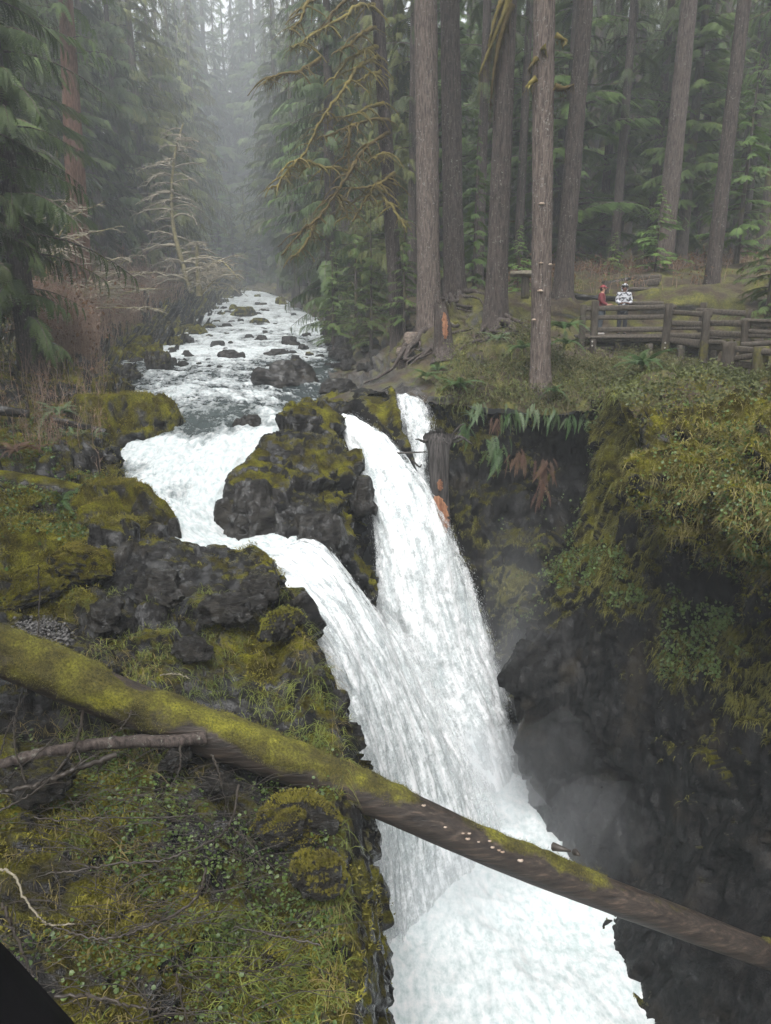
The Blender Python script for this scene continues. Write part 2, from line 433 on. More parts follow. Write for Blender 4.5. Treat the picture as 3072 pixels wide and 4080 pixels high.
# ---- left bank, from under the camera to far upstream; columns: foot, brink, two inland, frame edge, beyond
LB = [
 [('w', .3, -3, -13), ('w', -.2, -3, -8), ('w', -2, -3, -7), ('w', -4, -3, -5.5), ('w', -6, -3, -4.6), ('w', -12, -3, -3)],
 [('w', .25, 2.5, -13), ('w', -.3, 2.6, -7.6), ('w', -1.2, 2.5, -6.8), ('w', -2.6, 2.3, -6), ('w', -4.2, 2.2, -5.3), ('w', -12, 2, -3)],
 [('w', .2, 5.6, -13), (1440, 4080, 5.5), (1200, 4050, 5.1), (700, 4080, 4.6), (0, 4080, 4.2), ('w', -9, 4, -4.0)],
 [('w', .15, 6.7, -13), (1450, 3700, 6.5), (1100, 3650, 6.2), (600, 3600, 5.8), (0, 3550, 5.4), ('w', -9, 5.4, -3.7)],
 [('w', .1, 7.8, -13), (1430, 3390, 7.5), (1150, 3310, 7.3), (600, 3250, 6.8), (0, 3150, 6.6), ('w', -10, 6.8, -3.4)],
 [('w', .0, 9.0, -13), (1400, 3110, 8.5), (1150, 3050, 8.4, -.2), (600, 2930, 8.2, -.3), (0, 2850, 8.0, -.2), ('w', -11, 8.3, -3.2)],
 [('w', -.1, 10.2, -13), (1350, 2800, 9.6), (1050, 2700, 9.6, -.1), (600, 2620, 9.6, -.2), (0, 2560, 9.4, -.35), ('w', -12, 9.8, -3)],
 [('w', -.3, 11.2, -13), (1290, 2620, 10.5), (1000, 2520, 10.8, -.05), (550, 2450, 10.9, -.3), (0, 2390, 10.7, -.1), ('w', -13, 11, -2.8)],
 [('w', -.6, 12.2, -13), (1220, 2450, 11.5), (950, 2370, 12, -.15), (550, 2300, 12.2, -.35), (0, 2240, 12, .2), ('w', -14, 12.3, -2.5)],
 [('w', -1.1, 13.5, -13), (1120, 2345, 12.7), (900, 2220, 13.3, -.25), (520, 2140, 13.6, .05), (0, 2100, 13.4, .3), ('w', -15, 13.6, -2.2)],
 [('w', -1.9, 14.8, -9), (990, 2262, 13.7, -.1), (800, 2215, 14.2, -.05), (450, 2090, 14.7, .3), (0, 2000, 14.8, .1), ('w', -16, 15, -1.8)],
 [('w', -3.0, 15.6, -7), (660, 2225, 14.6, -.2), (560, 2110, 15.0, -.1), (400, 2010, 15.6, .2), (0, 1900, 16, -.1), ('w', -17, 16.2, -1.5)],
 [('w', -4.0, 17.3, -6.5), (520, 1985, 16.8), (430, 1940, 16.9), (250, 1860, 17.2), (0, 1780, 17.8), ('w', -18, 18, -1)],
 [('w', -4.6, 18.5, -6), (480, 1880, 17.8), (430, 1790, 18.1), (200, 1730, 18.6), (0, 1670, 19.2), ('w', -19, 19.5, -.4)],
 [('w', -4.6, 19.6, -5.5), (480, 1810, 18.8), (420, 1700, 19.6), (200, 1620, 20.5), (0, 1540, 21.5), ('w', -20, 22, .4)],
 [('w', -4.9, 21.5, -5), (580, 1670, 20.8), (480, 1600, 21.4), (250, 1530, 22.5), (0, 1450, 24), ('w', -21, 24.5, 1.2)],
 [('w', -6.3, 24.5, -4.5), (520, 1580, 23.6), (420, 1540, 23.8), (250, 1470, 26), (0, 1380, 28), ('w', -23, 28, 2.4)],
 [('w', -9.0, 27.5, -4), (420, 1530, 26.3), (330, 1490, 27), (200, 1420, 30), (0, 1310, 33), ('w', -26, 33, 4.5)],
 [('w', -10.2, 34.5, -3.6), (480, 1450, 33), (390, 1400, 34), (240, 1330, 37), (0, 1210, 40), ('w', -30, 40, 8)],
 [('w', -11.5, 48, -2.5), (620, 1355, 46), (540, 1290, 48), (380, 1220, 51), (100, 1100, 54), ('w', -38, 55, 14)],
 [('w', -14, 67, -1.2), (770, 1270, 64), (690, 1210, 67), (540, 1130, 70), (300, 1020, 74), ('w', -50, 75, 24)],
 [('w', -18, 92, 1), (860, 1205, 90), (790, 1150, 93), (680, 1070, 97), (480, 950, 102), ('w', -60, 104, 36)],
 [('w', -18, 122, 2), (930, 1160, 118), (880, 1100, 122), (780, 1020, 128), (600, 900, 135), ('w', -70, 138, 50)],
 [('w', -14, 175, 6), (950, 1130, 170), (900, 1060, 175), (800, 960, 182), (640, 820, 190), ('w', -85, 195, 62)],
 [('w', -10, 260, 12), (950, 1090, 255), (900, 1050, 260), (800, 960, 265), (640, 860, 270), ('w', -120, 280, 80)],
]
left_bank, LBV, LBN, LBM = terrain('left_bank', LB, M['bank'], 11.5, .27, .12, (.75,), 3, flip=True, strata=.05)

# ---- right bank: waterline or brink, slope, top, forest floor, beyond
RB = [
 [(1000, 1090, 255), (1080, 1050, 260), (1200, 980, 265), (1400, 900, 270), ('w', 80, 280, 50), ('w', 160, 280, 80)],
 [(900, 1135, 170), (1000, 1090, 175), (1180, 1020, 180), (1350, 930, 185), ('w', 60, 190, 45), ('w', 120, 190, 80)],
 [(1075, 1170, 112), (1140, 1140, 115), (1230, 1110, 118), (1350, 1060, 122), ('w', 40, 125, 18), ('w', 95, 130, 40)],
 [(1190, 1228, 79), (1270, 1195, 82), (1350, 1165, 84), (1500, 1120, 86), ('w', 35, 88, 11), ('w', 90, 90, 25)],
 [(1300, 1305, 57), (1390, 1265, 58), (1480, 1220, 58), (1600, 1170, 60), ('w', 30, 62, 7), ('w', 80, 64, 16)],
 [(1385, 1390, 40, -.3), (1460, 1330, 41), (1560, 1260, 41), (1700, 1180, 42), ('w', 25, 45, 4), ('w', 70, 48, 9)],
 [(1340, 1465, 33, -.5), (1500, 1400, 33.5, -.4), (1620, 1300, 33), (1760, 1200, 33.5), ('w', 20, 38, 2.6), ('w', 60, 38, 6)],
 [(1300, 1545, 27.5, -.5), (1500, 1470, 28.5, -.5), (1640, 1360, 29, -.1), (1750, 1230, 29), (2250, 1120, 33), ('w', 50, 36, 5)],
 [(1290, 1605, 24.2, -.5), (1480, 1535, 25, -.5), (1660, 1450, 25.5, -.3), (1790, 1300, 27), (2280, 1160, 30), ('w', 45, 32, 3.5)],
 [(1560, 1600, 22.4, -.4), (1690, 1560, 22.2, -.4), (1800, 1470, 23), (1950, 1330, 25), (2300, 1210, 28.5), ('w', 40, 30, 2)],
 [(1700, 1600, 21.3, -.3), (1800, 1550, 21.5), (1900, 1470, 22.5), (2080, 1360, 23.5), (2400, 1300, 28), ('w', 35, 29, .6)],
 [(1950, 1630, 20.8), (2000, 1560, 21.2), (2080, 1500, 21.8), (2200, 1450, 22.5), (2490, 1430, 25.2), ('w', 30, 28, .2)],
 [(2200, 1650, 20.4), (2230, 1580, 20.8), (2280, 1530, 21.3), (2400, 1490, 22.3), (2720, 1450, 24.2), ('w', 28, 25, -.2)],
 [(2420, 1630, 19.3), (2450, 1570, 19.5), (2500, 1530, 20), (2620, 1510, 20.5), (2930, 1490, 21.5), ('w', 25, 22, -.5)],
 [(2480, 1600, 17.5), (2600, 1560, 17), (2750, 1520, 17.5), (2880, 1530, 18), (3072, 1530, 18.5), ('w', 22, 18, -.8)],
 [('w', 5.6, 13, -2.6), ('w', 6.6, 13, -2.0), ('w', 7.5, 13, -1.9), ('w', 9, 13, -1.8), ('w', 12, 13, -1.6), ('w', 22, 13, -1)],
 [('w', 7.4, 6, -2.6), ('w', 8, 6, -2.2), ('w', 9, 6, -2), ('w', 10, 6, -1.9), ('w', 13, 6, -1.6), ('w', 22, 6, -1)],
 [('w', 7.4, -3, -2.6), ('w', 8, -3, -2.2), ('w', 9, -3, -2), ('w', 10, -3, -1.9), ('w', 13, -3, -1.6), ('w', 22, -3, -1)],
]
right_bank, RBV, RBN, RBM = terrain('right_bank', RB, M['floor'], 15, .13, .46, (.8,), 21, flip=False, strata=.04)

# ---- gorge wall on the right: from under the brink down into the plunge pool
GW = [
 [(1660, 1590, 22.2), (1690, 1800, 21.2), (1720, 2050, 20.8), (1760, 2400, 20.4), (1850, 2700, 20), (1950, 2950, 19.6), ('w', 2.6, 19.2, -13.5)],
 [(1760, 1590, 21.9), (1790, 1800, 20.8), (1800, 2050, 20.2), (1850, 2400, 19.6), (1960, 2700, 19), (2050, 2950, 18.6), ('w', 3.6, 18, -13.5)],
 [(1950, 1640, 21.3), (1960, 1850, 20.6), (1985, 2150, 19.6), (2005, 2420, 18.6), (2040, 2680, 17.9), (2090, 2950, 17.9), ('w', 3.7, 17.6, -13.5)],
 [(2150, 1650, 21.2), (2170, 1850, 21.4, -.1), (2180, 2080, 20.3, -.1), (2140, 2330, 18.4, -.1), (2085, 2580, 16.9, -.3), (2070, 2900, 16.2, -.5), ('w', 3.5, 16.0, -13.5)],
 [(2330, 1640, 20.9), (2310, 1850, 20.6, -.2), (2290, 2080, 19.0, -.1), (2200, 2350, 17.2, -.1), (2030, 2700, 15.6, -.6), (2085, 3050, 15.5, -.7), ('w', 3.6, 15.2, -13.5)],
 [(2480, 1570, 18.8, .35), (2420, 1800, 17.9, .42), (2370, 2080, 17.2, .40), (2300, 2350, 16.3, .15), (2230, 2700, 15.2, -.6), (2210, 3050, 14.8, -.7), ('w', 3.9, 14.2, -13.5)],
 [(2560, 1570, 17.5, .35), (2500, 1850, 16.4, .42), (2440, 2130, 16, .30), (2390, 2400, 15.4, .1), (2360, 2750, 14.8, -.5), (2330, 3100, 14.3, -.5), ('w', 4.0, 13.2, -13.5)],
 [(2660, 1700, 15.6, .2), (2600, 2000, 14.9, .1), (2570, 2250, 14.8, .12), (2530, 2500, 14.5, .05), (2500, 2800, 14, -.2), (2460, 3150, 13.7, -.4), ('w', 3.8, 12, -13.5)],
 [(2860, 1800, 13.5), (2840, 2150, 13, .05), (2840, 2400, 12.8, .1), (2820, 2700, 12.4, .05), (2780, 3050, 12, -.1), (2680, 3500, 11.6, -.4), ('w', 3.6, 10.6, -13.5)],
 [(3180, 1900, 11.5), (3200, 2250, 11, .05), (3200, 2500, 10.9, .1), (3200, 2850, 10.6, .05), (3120, 3250, 10.2, -.2), (2900, 3750, 9.8, -.4), ('w', 3.6, 8.6, -13.5)],
 [('w', 7.3, 6, -2.6), ('w', 7.2, 6, -4.3), ('w', 7.2, 6, -5.8), ('w', 7.0, 6, -7.5), ('w', 6.7, 6, -9), ('w', 6.1, 6, -10.8), ('w', 4.0, 6, -13.5)],
 [('w', 7.3, -3, -2.6), ('w', 7.2, -3, -4.3), ('w', 7.2, -3, -5.8), ('w', 7.0, -3, -7.5), ('w', 6.7, -3, -9), ('w', 6.3, -3, -10.8), ('w', 5.5, -3, -13.5)],
]
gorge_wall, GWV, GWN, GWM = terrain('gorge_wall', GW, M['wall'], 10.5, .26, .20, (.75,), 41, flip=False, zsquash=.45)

# ---- shaggy moss hump that overhangs the gorge at the right edge
HM = [
 [(2470, 1620, 17.8), (2600, 1600, 17.5), (2800, 1590, 17.2), (3072, 1580, 17), (3350, 1590, 16.5)],
 [(2500, 1670, 16), (2640, 1630, 15.2), (2820, 1605, 14.6), (3072, 1600, 13.8), (3350, 1610, 13)],
 [(2545, 1790, 14.6), (2640, 1700, 13.4), (2820, 1660, 12.6), (3072, 1660, 11.6), (3380, 1680, 10.8)],
 [(2535, 1930, 13.8), (2670, 1870, 12.2), (2850, 1840, 11.2), (3072, 1840, 10.3), (3400, 1850, 9.4)],
 [(2570, 2060, 13.4), (2710, 2060, 11.8), (2880, 2060, 10.7), (3072, 2090, 9.7), (3420, 2100, 8.7)],
 [(2650, 2160, 13.6), (2760, 2230, 12), (2900, 2300, 10.9), (3072, 2390, 9.9), (3450, 2400, 8.8)],
 [(2690, 2110, 15.4), (2800, 2200, 14), (2920, 2300, 13), (3072, 2400, 12.2), (3400, 2450, 11)],
]
moss_hump, HMV, HMN, HMM = terrain('mossy_overhang', HM, M['bank'], 8, .36, .50, (.8,), 61, flip=True, zsquash=1., billow=1.6)

# ---- rock island between the chutes, and the narrow rock rib right of it
IS = [
 [(1230, 1640, 26.0), (1290, 1600, 25), (1380, 1580, 24.8), (1460, 1580, 24.6), (1500, 1620, 24.5), ('w', -.2, 25, -6)],
 [('w', -3.6, 21.6, -5), (1125, 1690, 21, -.1), (1185, 1612, 21.2, .3), (1300, 1600, 22, .1), (1385, 1640, 22, -.1), ('w', -.9, 22, -6)],
 [('w', -3.9, 19.6, -6), (1065, 1780, 19.4, -.3), (1150, 1690, 20, .1), (1270, 1650, 20.5, .25), (1360, 1720, 20.6, .25), ('w', -.8, 20.5, -7)],
 [('w', -4.2, 18, -7), (975, 1880, 18, -.4), (1080, 1790, 18.6, -.2), (1240, 1760, 19.2, -.1), (1395, 1860, 19.2, .25), ('w', -.6, 19.6, -8)],
 [('w', -4.6, 16.8, -7), (880, 2000, 16.8, -.4), (985, 1840, 17.4, .05), (1170, 1830, 17.8, .05), (1380, 1960, 18.2, .1), ('w', -.4, 19, -9)],
 [('w', -4.2, 15.8, -7), (855, 2110, 16, -.5), (1010, 1980, 16.5, -.15), (1190, 1980, 16.6, -.1), (1365, 2100, 16.6, .1), (1478, 2290, 17.0, .3)],
 [('w', -3.4, 15.4, -7), (960, 2170, 15.6, -.6), (1080, 2150, 15.5, -.5), (1230, 2140, 15.5, -.4), (1375, 2225, 15.7, -.3), (1492, 2365, 16.3, .25)],
 [('w', -3.0, 15.6, -8), (960, 2230, 15.9, -.6), (1080, 2220, 15.9, -.5), (1250, 2240, 15.9, -.5), (1380, 2330, 16.1, -.4), (1500, 2500, 16.9)],
]
terrain('rock_island', IS, M['bank'], 9, .19, .12, (.75,), 81, flip=False, strata=.05)
RIB = [
 [('w', -.9, 24.8, -6), (1400, 1590, 24.5, -.3), (1500, 1560, 23.6, -.2), (1580, 1575, 22.8, 0), ('w', .6, 23.6, -6)],
 [('w', -.6, 22.6, -7), (1425, 1660, 22.2, -.1), (1525, 1620, 21.6, .2), (1588, 1640, 21.4, .3), ('w', .7, 22.2, -7)],
 [('w', -.2, 21.4, -8), (1500, 1740, 20.9, 0), (1560, 1720, 20.4, .15), (1600, 1735, 20.4, .3), ('w', .8, 21.2, -8)],
 [('w', .2, 20.6, -9), (1575, 1830, 20.1, -.1), (1610, 1820, 19.8, .05), (1632, 1830, 19.9, .1), ('w', .9, 20.4, -9)],
 [('w', .5, 20.2, -10), (1635, 1930, 19.8, -.2), (1645, 1930, 19.6, -.1), (1655, 1930, 19.7, -.1), ('w', .9, 20, -10)],
]
terrain('rock_rib', RIB, M['bank'], 7, .10, .15, (1.1,), 91, flip=False)

# ------------------------------------------------------------ WATER
def flow_sheet(name, rows, mat, step, amp, foam, sc, seed, ridge=.6, lift=0., crown=0., fine=.35, flip=False, edge=0.):
    "a sheet of moving water: rows across the flow, listed from upstream down"
    C = ctrl(rows)
    tu = seg_ts(C, 0, step); tv = seg_ts(C, 1, step)
    G = catmull(C, tu); G = np.moveaxis(catmull(np.moveaxis(G, 1, 0), tv), 0, 1)
    P, B = G[..., :3], G[..., 3]
    s = np.concatenate([[0], np.cumsum(np.linalg.norm(np.diff(P.mean(1), axis=0), axis=1))])
    a = np.cumsum(np.concatenate([np.zeros((len(tu), 1)), np.linalg.norm(np.diff(P, axis=1), axis=-1)], 1), 1)
    a = a - a.mean(1, keepdims=True)
    UV = np.stack([a, np.broadcast_to(s[:, None], a.shape), np.zeros_like(a)], -1)
    N = grid_normals(P); flip = facing(P, N) < 0; N = N * (-1 if flip else 1)
    W_ = .35 * np.stack([fbm(UV, (sc[0], sc[1], 1), 3, seed + 3), fbm(UV, (sc[0], sc[1], 1), 3, seed + 4), 0 * a], -1) / max(sc[0], .3)
    d = .6 * fbm(UV, (sc[0], sc[1], 1), 4, seed, .55) + ridge * fbm(UV + W_, (sc[0] * 1.6, sc[1] * 1.6, 1), 4, seed + 21, .55, ridged=True) + fine * fbm(UV, (sc[0] * 5, sc[1] * 5, 1), 3, seed + 7, .6)
    t = (tv / tv.max()) * 2 - 1
    d = d * amp + crown * (1 - t[None, :] ** 2) + lift * smooth(0, .25, (tu / tu.max()))[:, None]
    P2 = P + N * d[..., None]
    fo = foam + B + .18 * np.clip(d / max(amp, .01), -1, 1)
    if edge: fo = fo - edge * smooth(.62, 1.0, np.abs(t))[None, :]
    nu, nv = P.shape[:2]
    me = mesh_np(name, P2.reshape(-1, 3), grid_faces(nu, nv, flip), {'foam': fo.ravel(), 'flow': UV.reshape(-1, 3)}, mats=mat)
    o = link(name, me, kind='structure')
    return o, P2, N, UV

RIVER = [
 [(760, 1150, 150, .1), (820, 1148, 150, .1), (880, 1150, 150, .1)],
 [(840, 1158, 128, .1), (900, 1156, 128, .1), (985, 1158, 128, .1)],
 [(880, 1172, 112, .1), (975, 1170, 112, .1), (1085, 1172, 112, .1)],
 [(840, 1230, 79, .1), (1010, 1228, 79, .1), (1215, 1230, 79, .1)],
 [(740, 1303, 58, .05), (1020, 1300, 58, .1), (1330, 1305, 57, .1)],
 [(590, 1372, 45, .1), (960, 1362, 45.5, .08), (1400, 1365, 45, -.05)],
 [(480, 1412, 38.5, .05), (900, 1395, 40, .16), (1400, 1408, 39, -.02)],
 [(380, 1470, 32, -.1), (860, 1450, 34, .05), (1390, 1460, 33, -.1)],
 [(330, 1530, 28, -.05), (850, 1500, 30, .02), (1360, 1530, 28.5, -.12)],
 [(420, 1580, 25.2, .0), (860, 1545, 27.3, .08), (1330, 1590, 25.5, -.04)],
 [(520, 1640, 22.6, .02), (880, 1620, 23.4, .0), (1260, 1640, 23, .0)],
]
flow_sheet('river', RIVER, M['river'], 6, .13, .0, (.7, 1.0), 101, flip=True, fine=.5)
CASC = [
 [(520, 1625, 23.1, .02), (700, 1612, 23.6, .04), (980, 1612, 23.5, .0), (1260, 1630, 23.3, .02)],
 [(560, 1680, 21.2, .1), (720, 1665, 21.6, .03), (950, 1660, 21.6, .0), (1190, 1665, 21.7, .14)],
 [(540, 1740, 19.8, .2), (720, 1725, 20.1, .0), (930, 1720, 20.2, .05), (1130, 1710, 20.4, .25)],
 [(480, 1800, 18.9, .25), (680, 1790, 19, .3), (880, 1780, 19.1, .3), (1080, 1790, 19.2, .3)],
 [(470, 1870, 17.9, .05), (660, 1870, 18, .25), (820, 1870, 18.1, .3), (1010, 1890, 18, .25)],
 [(510, 1960, 16.9, .3), (650, 1980, 16.9, .2), (770, 2000, 16.7, .2), (900, 2010, 16.7, .3)],
 [(600, 2060, 15.9, .3), (700, 2080, 15.9, .3), (790, 2095, 15.9, .35), (890, 2110, 16.0, .35)],
 [(690, 2190, 14.9, .3), (800, 2170, 15.2, .3), (900, 2160, 15.5, .35), (980, 2150, 15.8, .35)],
 [(900, 2250, 14.0, .3), (1000, 2210, 14.5, .3), (1080, 2180, 15.0, .35), (1170, 2150, 15.6, .35)],
 [(1060, 2330, 13.0, .3), (1140, 2262, 13.9, .3), (1210, 2215, 14.6, .35), (1290, 2185, 15.3, .35)],
]
flow_sheet('rapids', CASC, M['rapids'], 6, .20, .0, (.9, .7), 111, flip=True)
FALL1 = [
 [(930, 2262, 13.9, .5), (1030, 2218, 14.5, .5), (1110, 2186, 15.0, .5), (1200, 2160, 15.6, .4)],
 [(1020, 2290, 13.3, .5), (1110, 2225, 14.2, .5), (1190, 2180, 14.8, .5), (1280, 2150, 15.5, .4)],
 [(1120, 2390, 12.4, .5), (1210, 2310, 13.4, .5), (1290, 2260, 14.3, .5), (1345, 2255, 15.2, .2)],
 [(1220, 2530, 11.6, .5), (1320, 2450, 12.8, .5), (1410, 2410, 13.8, .5), (1470, 2415, 15.0, .2)],
 [(1300, 2720, 11.1, .5), (1410, 2650, 12.4, .5), (1530, 2610, 13.6, .5), (1660, 2600, 14.9, .2)],
 [(1370, 2950, 10.8, .5), (1490, 2890, 12.1, .5), (1640, 2850, 13.4, .5), (1790, 2830, 14.8, .2)],
 [(1420, 3200, 10.8, .4), (1560, 3140, 12.1, .5), (1730, 3080, 13.4, .5), (1890, 3030, 14.8, .2)],
 [(1470, 3480, 11.0, .2), (1610, 3390, 12.2, .5), (1790, 3290, 13.4, .5), (1960, 3180, 14.9, .2)],
 [(1510, 3760, 11.2, .1), (1650, 3640, 12.2, .4), (1830, 3500, 13.3, .4), (2010, 3300, 15.0, .1)],
 [(1530, 3900, 11.2, .0), (1670, 3780, 12.1, .2), (1850, 3620, 13.2, .2), (2040, 3380, 15.0, .0)],
]
f1 = flow_sheet('waterfall', FALL1, M['fall'], 6, .20, .05, (1.5, .28), 121, flip=True, ridge=.22, edge=.25)
flow_sheet('waterfall', FALL1, M['fall_over'], 8, .20, -.25, (1.5, .28), 521, flip=True, ridge=.2, lift=0.16, edge=.25)
FALL2 = [
 [(1340, 1690, 20.8, .3), (1380, 1685, 20.9, .3), (1430, 1690, 20.8, .3)],
 [(1385, 1780, 19.8, .5), (1460, 1760, 19.9, .5), (1540, 1765, 20.2, .3)],
 [(1425, 1900, 19.1, .5), (1530, 1870, 19.2, .5), (1640, 1890, 19.5, .3)],
 [(1478, 2040, 18.5, .4), (1590, 1995, 18.6, .5), (1735, 2000, 19.0, .3)],
 [(1497, 2200, 18.0, .4), (1640, 2150, 18.1, .5), (1810, 2150, 18.7, .3)],
 [(1500, 2400, 17.5, .5), (1690, 2360, 17.7, .5), (1890, 2350, 18.5, .3)],
 [(1540, 2620, 17.1, .5), (1760, 2600, 17.4, .5), (1960, 2580, 18.3, .3)],
 [(1660, 2850, 16.8, .5), (1850, 2830, 17.2, .5), (2020, 2800, 18.0, .3)],
 [(1740, 3040, 16.6, .5), (1920, 3020, 16.9, .5), (2060, 2950, 17.8, .3)],
 [(1780, 3150, 16.4, .3), (1950, 3120, 16.6, .3), (2090, 3040, 17.5, .2)],
 [(1800, 3260, 16.2, .1), (1970, 3230, 16.4, .1), (2120, 3150, 17.2, .1)],
]
f2 = flow_sheet('waterfall', FALL2, M['fall'], 6, .26, .05, (1.5, .30), 131, flip=True, ridge=.22, edge=.25, crown=.25)
flow_sheet('waterfall', FALL2, M['fall_over'], 8, .26, -.25, (1.5, .30), 531, flip=True, ridge=.2, lift=0.16, edge=.25, crown=.25)
FALL3 = [
 [(1580, 1570, 22.2, .3), (1630, 1568, 22.2, .3), (1680, 1570, 22.2, .3)],
 [(1585, 1610, 21.2, .2), (1640, 1600, 21.1, .3), (1695, 1610, 21.2, .2)],
 [(1600, 1690, 20.6, .1), (1665, 1690, 20.5, .3), (1725, 1700, 20.6, .1)],
 [(1630, 1790, 20.2, .1), (1670, 1790, 20.0, .3), (1715, 1790, 20.1, .1)],
 [(1645, 1880, 19.8, .1), (1675, 1880, 19.7, .3), (1708, 1880, 19.8, .1)],
 [(1655, 2010, 19.3, .2), (1690, 2010, 19.2, .3), (1740, 2010, 19.4, .2)],
]
f3 = flow_sheet('waterfall', FALL3, M['fall'], 5, .10, .05, (2.5, .5), 141, flip=True, ridge=.22, edge=.2)
flow_sheet('waterfall', FALL3, M['fall_over'], 5, .10, -.25, (2.5, .5), 541, flip=True, ridge=.2, lift=0.07, edge=.2)
POOL = [
 [('w', .2, 20, -12), ('w', 2, 20, -12), ('w', 3.4, 20, -12), ('w', 4.6, 20, -12)],
 [('w', .0, 17, -12), ('w', 2, 17, -12), ('w', 3.4, 17, -12), ('w', 4.6, 17, -12)],
 [('w', -.3, 13, -12), ('w', 1.6, 13, -11.8, .1), ('w', 3.2, 13, -12), ('w', 5.2, 13, -12)],
 [('w', -.2, 9.5, -12), ('w', 1.6, 9.5, -12), ('w', 3.4, 9.5, -12), ('w', 5.6, 9.5, -12)],
 [('w', -.2, 4, -12.2), ('w', 1.6, 4, -12.2), ('w', 3.4, 4, -12.2), ('w', 6.2, 4, -12.2)],
 [('w', -.2, -6, -12.6), ('w', 1.6, -6, -12.6), ('w', 3.4, -6, -12.6), ('w', 6.6, -6, -12.6)],
]
flow_sheet('plunge_pool', POOL, M['pool'], 11, .24, .14, (.5, .3), 151, flip=True, fine=.22)

# droplets torn off the falling water
def spray(name, sheets, n, seed):
    r = np.random.default_rng(seed); TV = np.array([[1, 0, 0], [-.6, .35, 0], [-.6, -.2, .3], [-.6, -.2, -.3]]); TF = np.array([[0, 1, 2], [0, 2, 3], [0, 3, 1], [1, 3, 2]])
    O = []; D = []
    for (o, P, N, UV), k in zip(sheets, n):
        i = r.integers(2, P.shape[0] - 1, k); edge = r.random(k) < .55
        j = np.where(edge, np.where(r.random(k) < .5, r.integers(0, max(2, P.shape[1] // 8), k), P.shape[1] - 1 - r.integers(0, max(2, P.shape[1] // 8), k)), r.integers(0, P.shape[1], k))
        p = P[i, j] + N[i, j] * (np.abs(r.normal(0, .07, k)) * (.4 + i / P.shape[0]))[:, None] + r.normal(0, .07, (k, 3))
        O.append(p); D.append(norm(P[i, j] - P[i - 2, j] + np.array([0, 0, -.02])))
    O = np.concatenate(O); D = np.concatenate(D)
    V, F = stamp(TV, TF, O, D, np.tile([.3, .5, .8], (len(O), 1)), np.stack([r.uniform(.012, .045, len(O)), r.uniform(.004, .012, len(O)), r.uniform(.004, .012, len(O))], 1))
    link(name, mesh_np(name, V, F, mats=M['drop']), label='white droplets of spray flung off the falling water', kind='stuff')
M['drop'] = make_plain('water drops', (.58, .61, .62), .4, (.70, .72, .73))
spray('spray', [f1, f2, f3], [9000, 12000, 2500], 5)
# ============================================================ VEGETATION
GP = np.concatenate([LBV[::5], RBV[::5]])
def ground(x, y):
    d = (GP[:, 0] - x) ** 2 + (GP[:, 1] - y) ** 2
    i = np.argpartition(d, 8)[:8]
    return float(np.median(GP[i, 2]))
def ground_px(px, Y, it=3):
    "point on the ground whose picture column is px at distance Y"
    z = 0.
    for _ in range(it):
        c, s = math.cos(PITCH), math.sin(PITCH)
        x = (px - 1536) / F_PX * (Y * c - z * s); z = ground(x, Y)
    return np.array([x, Y, z])

M['bark_grey'] = make_bark('grey furrowed bark', (.036, .028, .024), (.150, .120, .104), lic=.61, lichen=(.25, .25, .23))
M['bark_dark'] = make_bark('dark lichen bark', (.020, .016, .015), (.085, .068, .060), lichen=(.24, .25, .21), lic=.62)
M['bark_red'] = make_bark('reddish bark', (.075, .042, .030), (.20, .115, .080), lic=.68)
M['bark_far'] = make_bark('forest bark', (.030, .026, .022), (.110, .092, .080), lic=.66, mossy=.12)
M['twig'] = make_plain('bare grey twigs', (.10, .085, .065), .8, (.20, .18, .13))
M['twig_dark'] = make_plain('dark wet twigs', (.014, .011, .009), .5, (.040, .032, .025))
M['twig_red'] = make_plain('reddish brown twigs', (.135, .088, .064), .8, (.30, .21, .155), scale=1.2)
M['hang_moss'] = make_leaf('hanging moss', (.085, .068, .020), (.215, .170, .048), .25, .9)
M['spruce'] = make_leaf('dark spruce needles', (0.0240, 0.0431, 0.0119), (0.0696, 0.0983, 0.0238), .25)
M['hemlock'] = make_leaf('hemlock needles', (0.0456, 0.0842, 0.0194), (0.1224, 0.1741, 0.0413), .35)
M['young'] = make_leaf('young hemlock needles', (0.0696, 0.1273, 0.0287), (0.1920, 0.2687, 0.0638), .35)
M['olive'] = make_leaf('mossy olive needles', (0.0529, 0.0694, 0.0149), (0.1566, 0.1663, 0.0403), .3)

def sprig(pairs=11, width=.30, lw=.045, sag=.10):
    V = []; F = []
    for i in range(pairs):
        t = (i + .6) / pairs; L = width * (1 - .75 * t) + .05
        for s in (-1, 1):
            b = len(V); z = -sag * t * t
            V += [(t - lw, 0, z), (t + lw, 0, z), (t + .55 * L, s * L, z - .25 * L)]
            F.append((b, b + 1, b + 2) if s > 0 else (b, b + 2, b + 1))
    b = len(V); V += [(.8, -.03, -sag * .6), (.8, .03, -sag * .6), (1.1, 0, -sag * 1.2)]; F.append((b, b + 1, b + 2))
    return np.array(V), np.array(F)

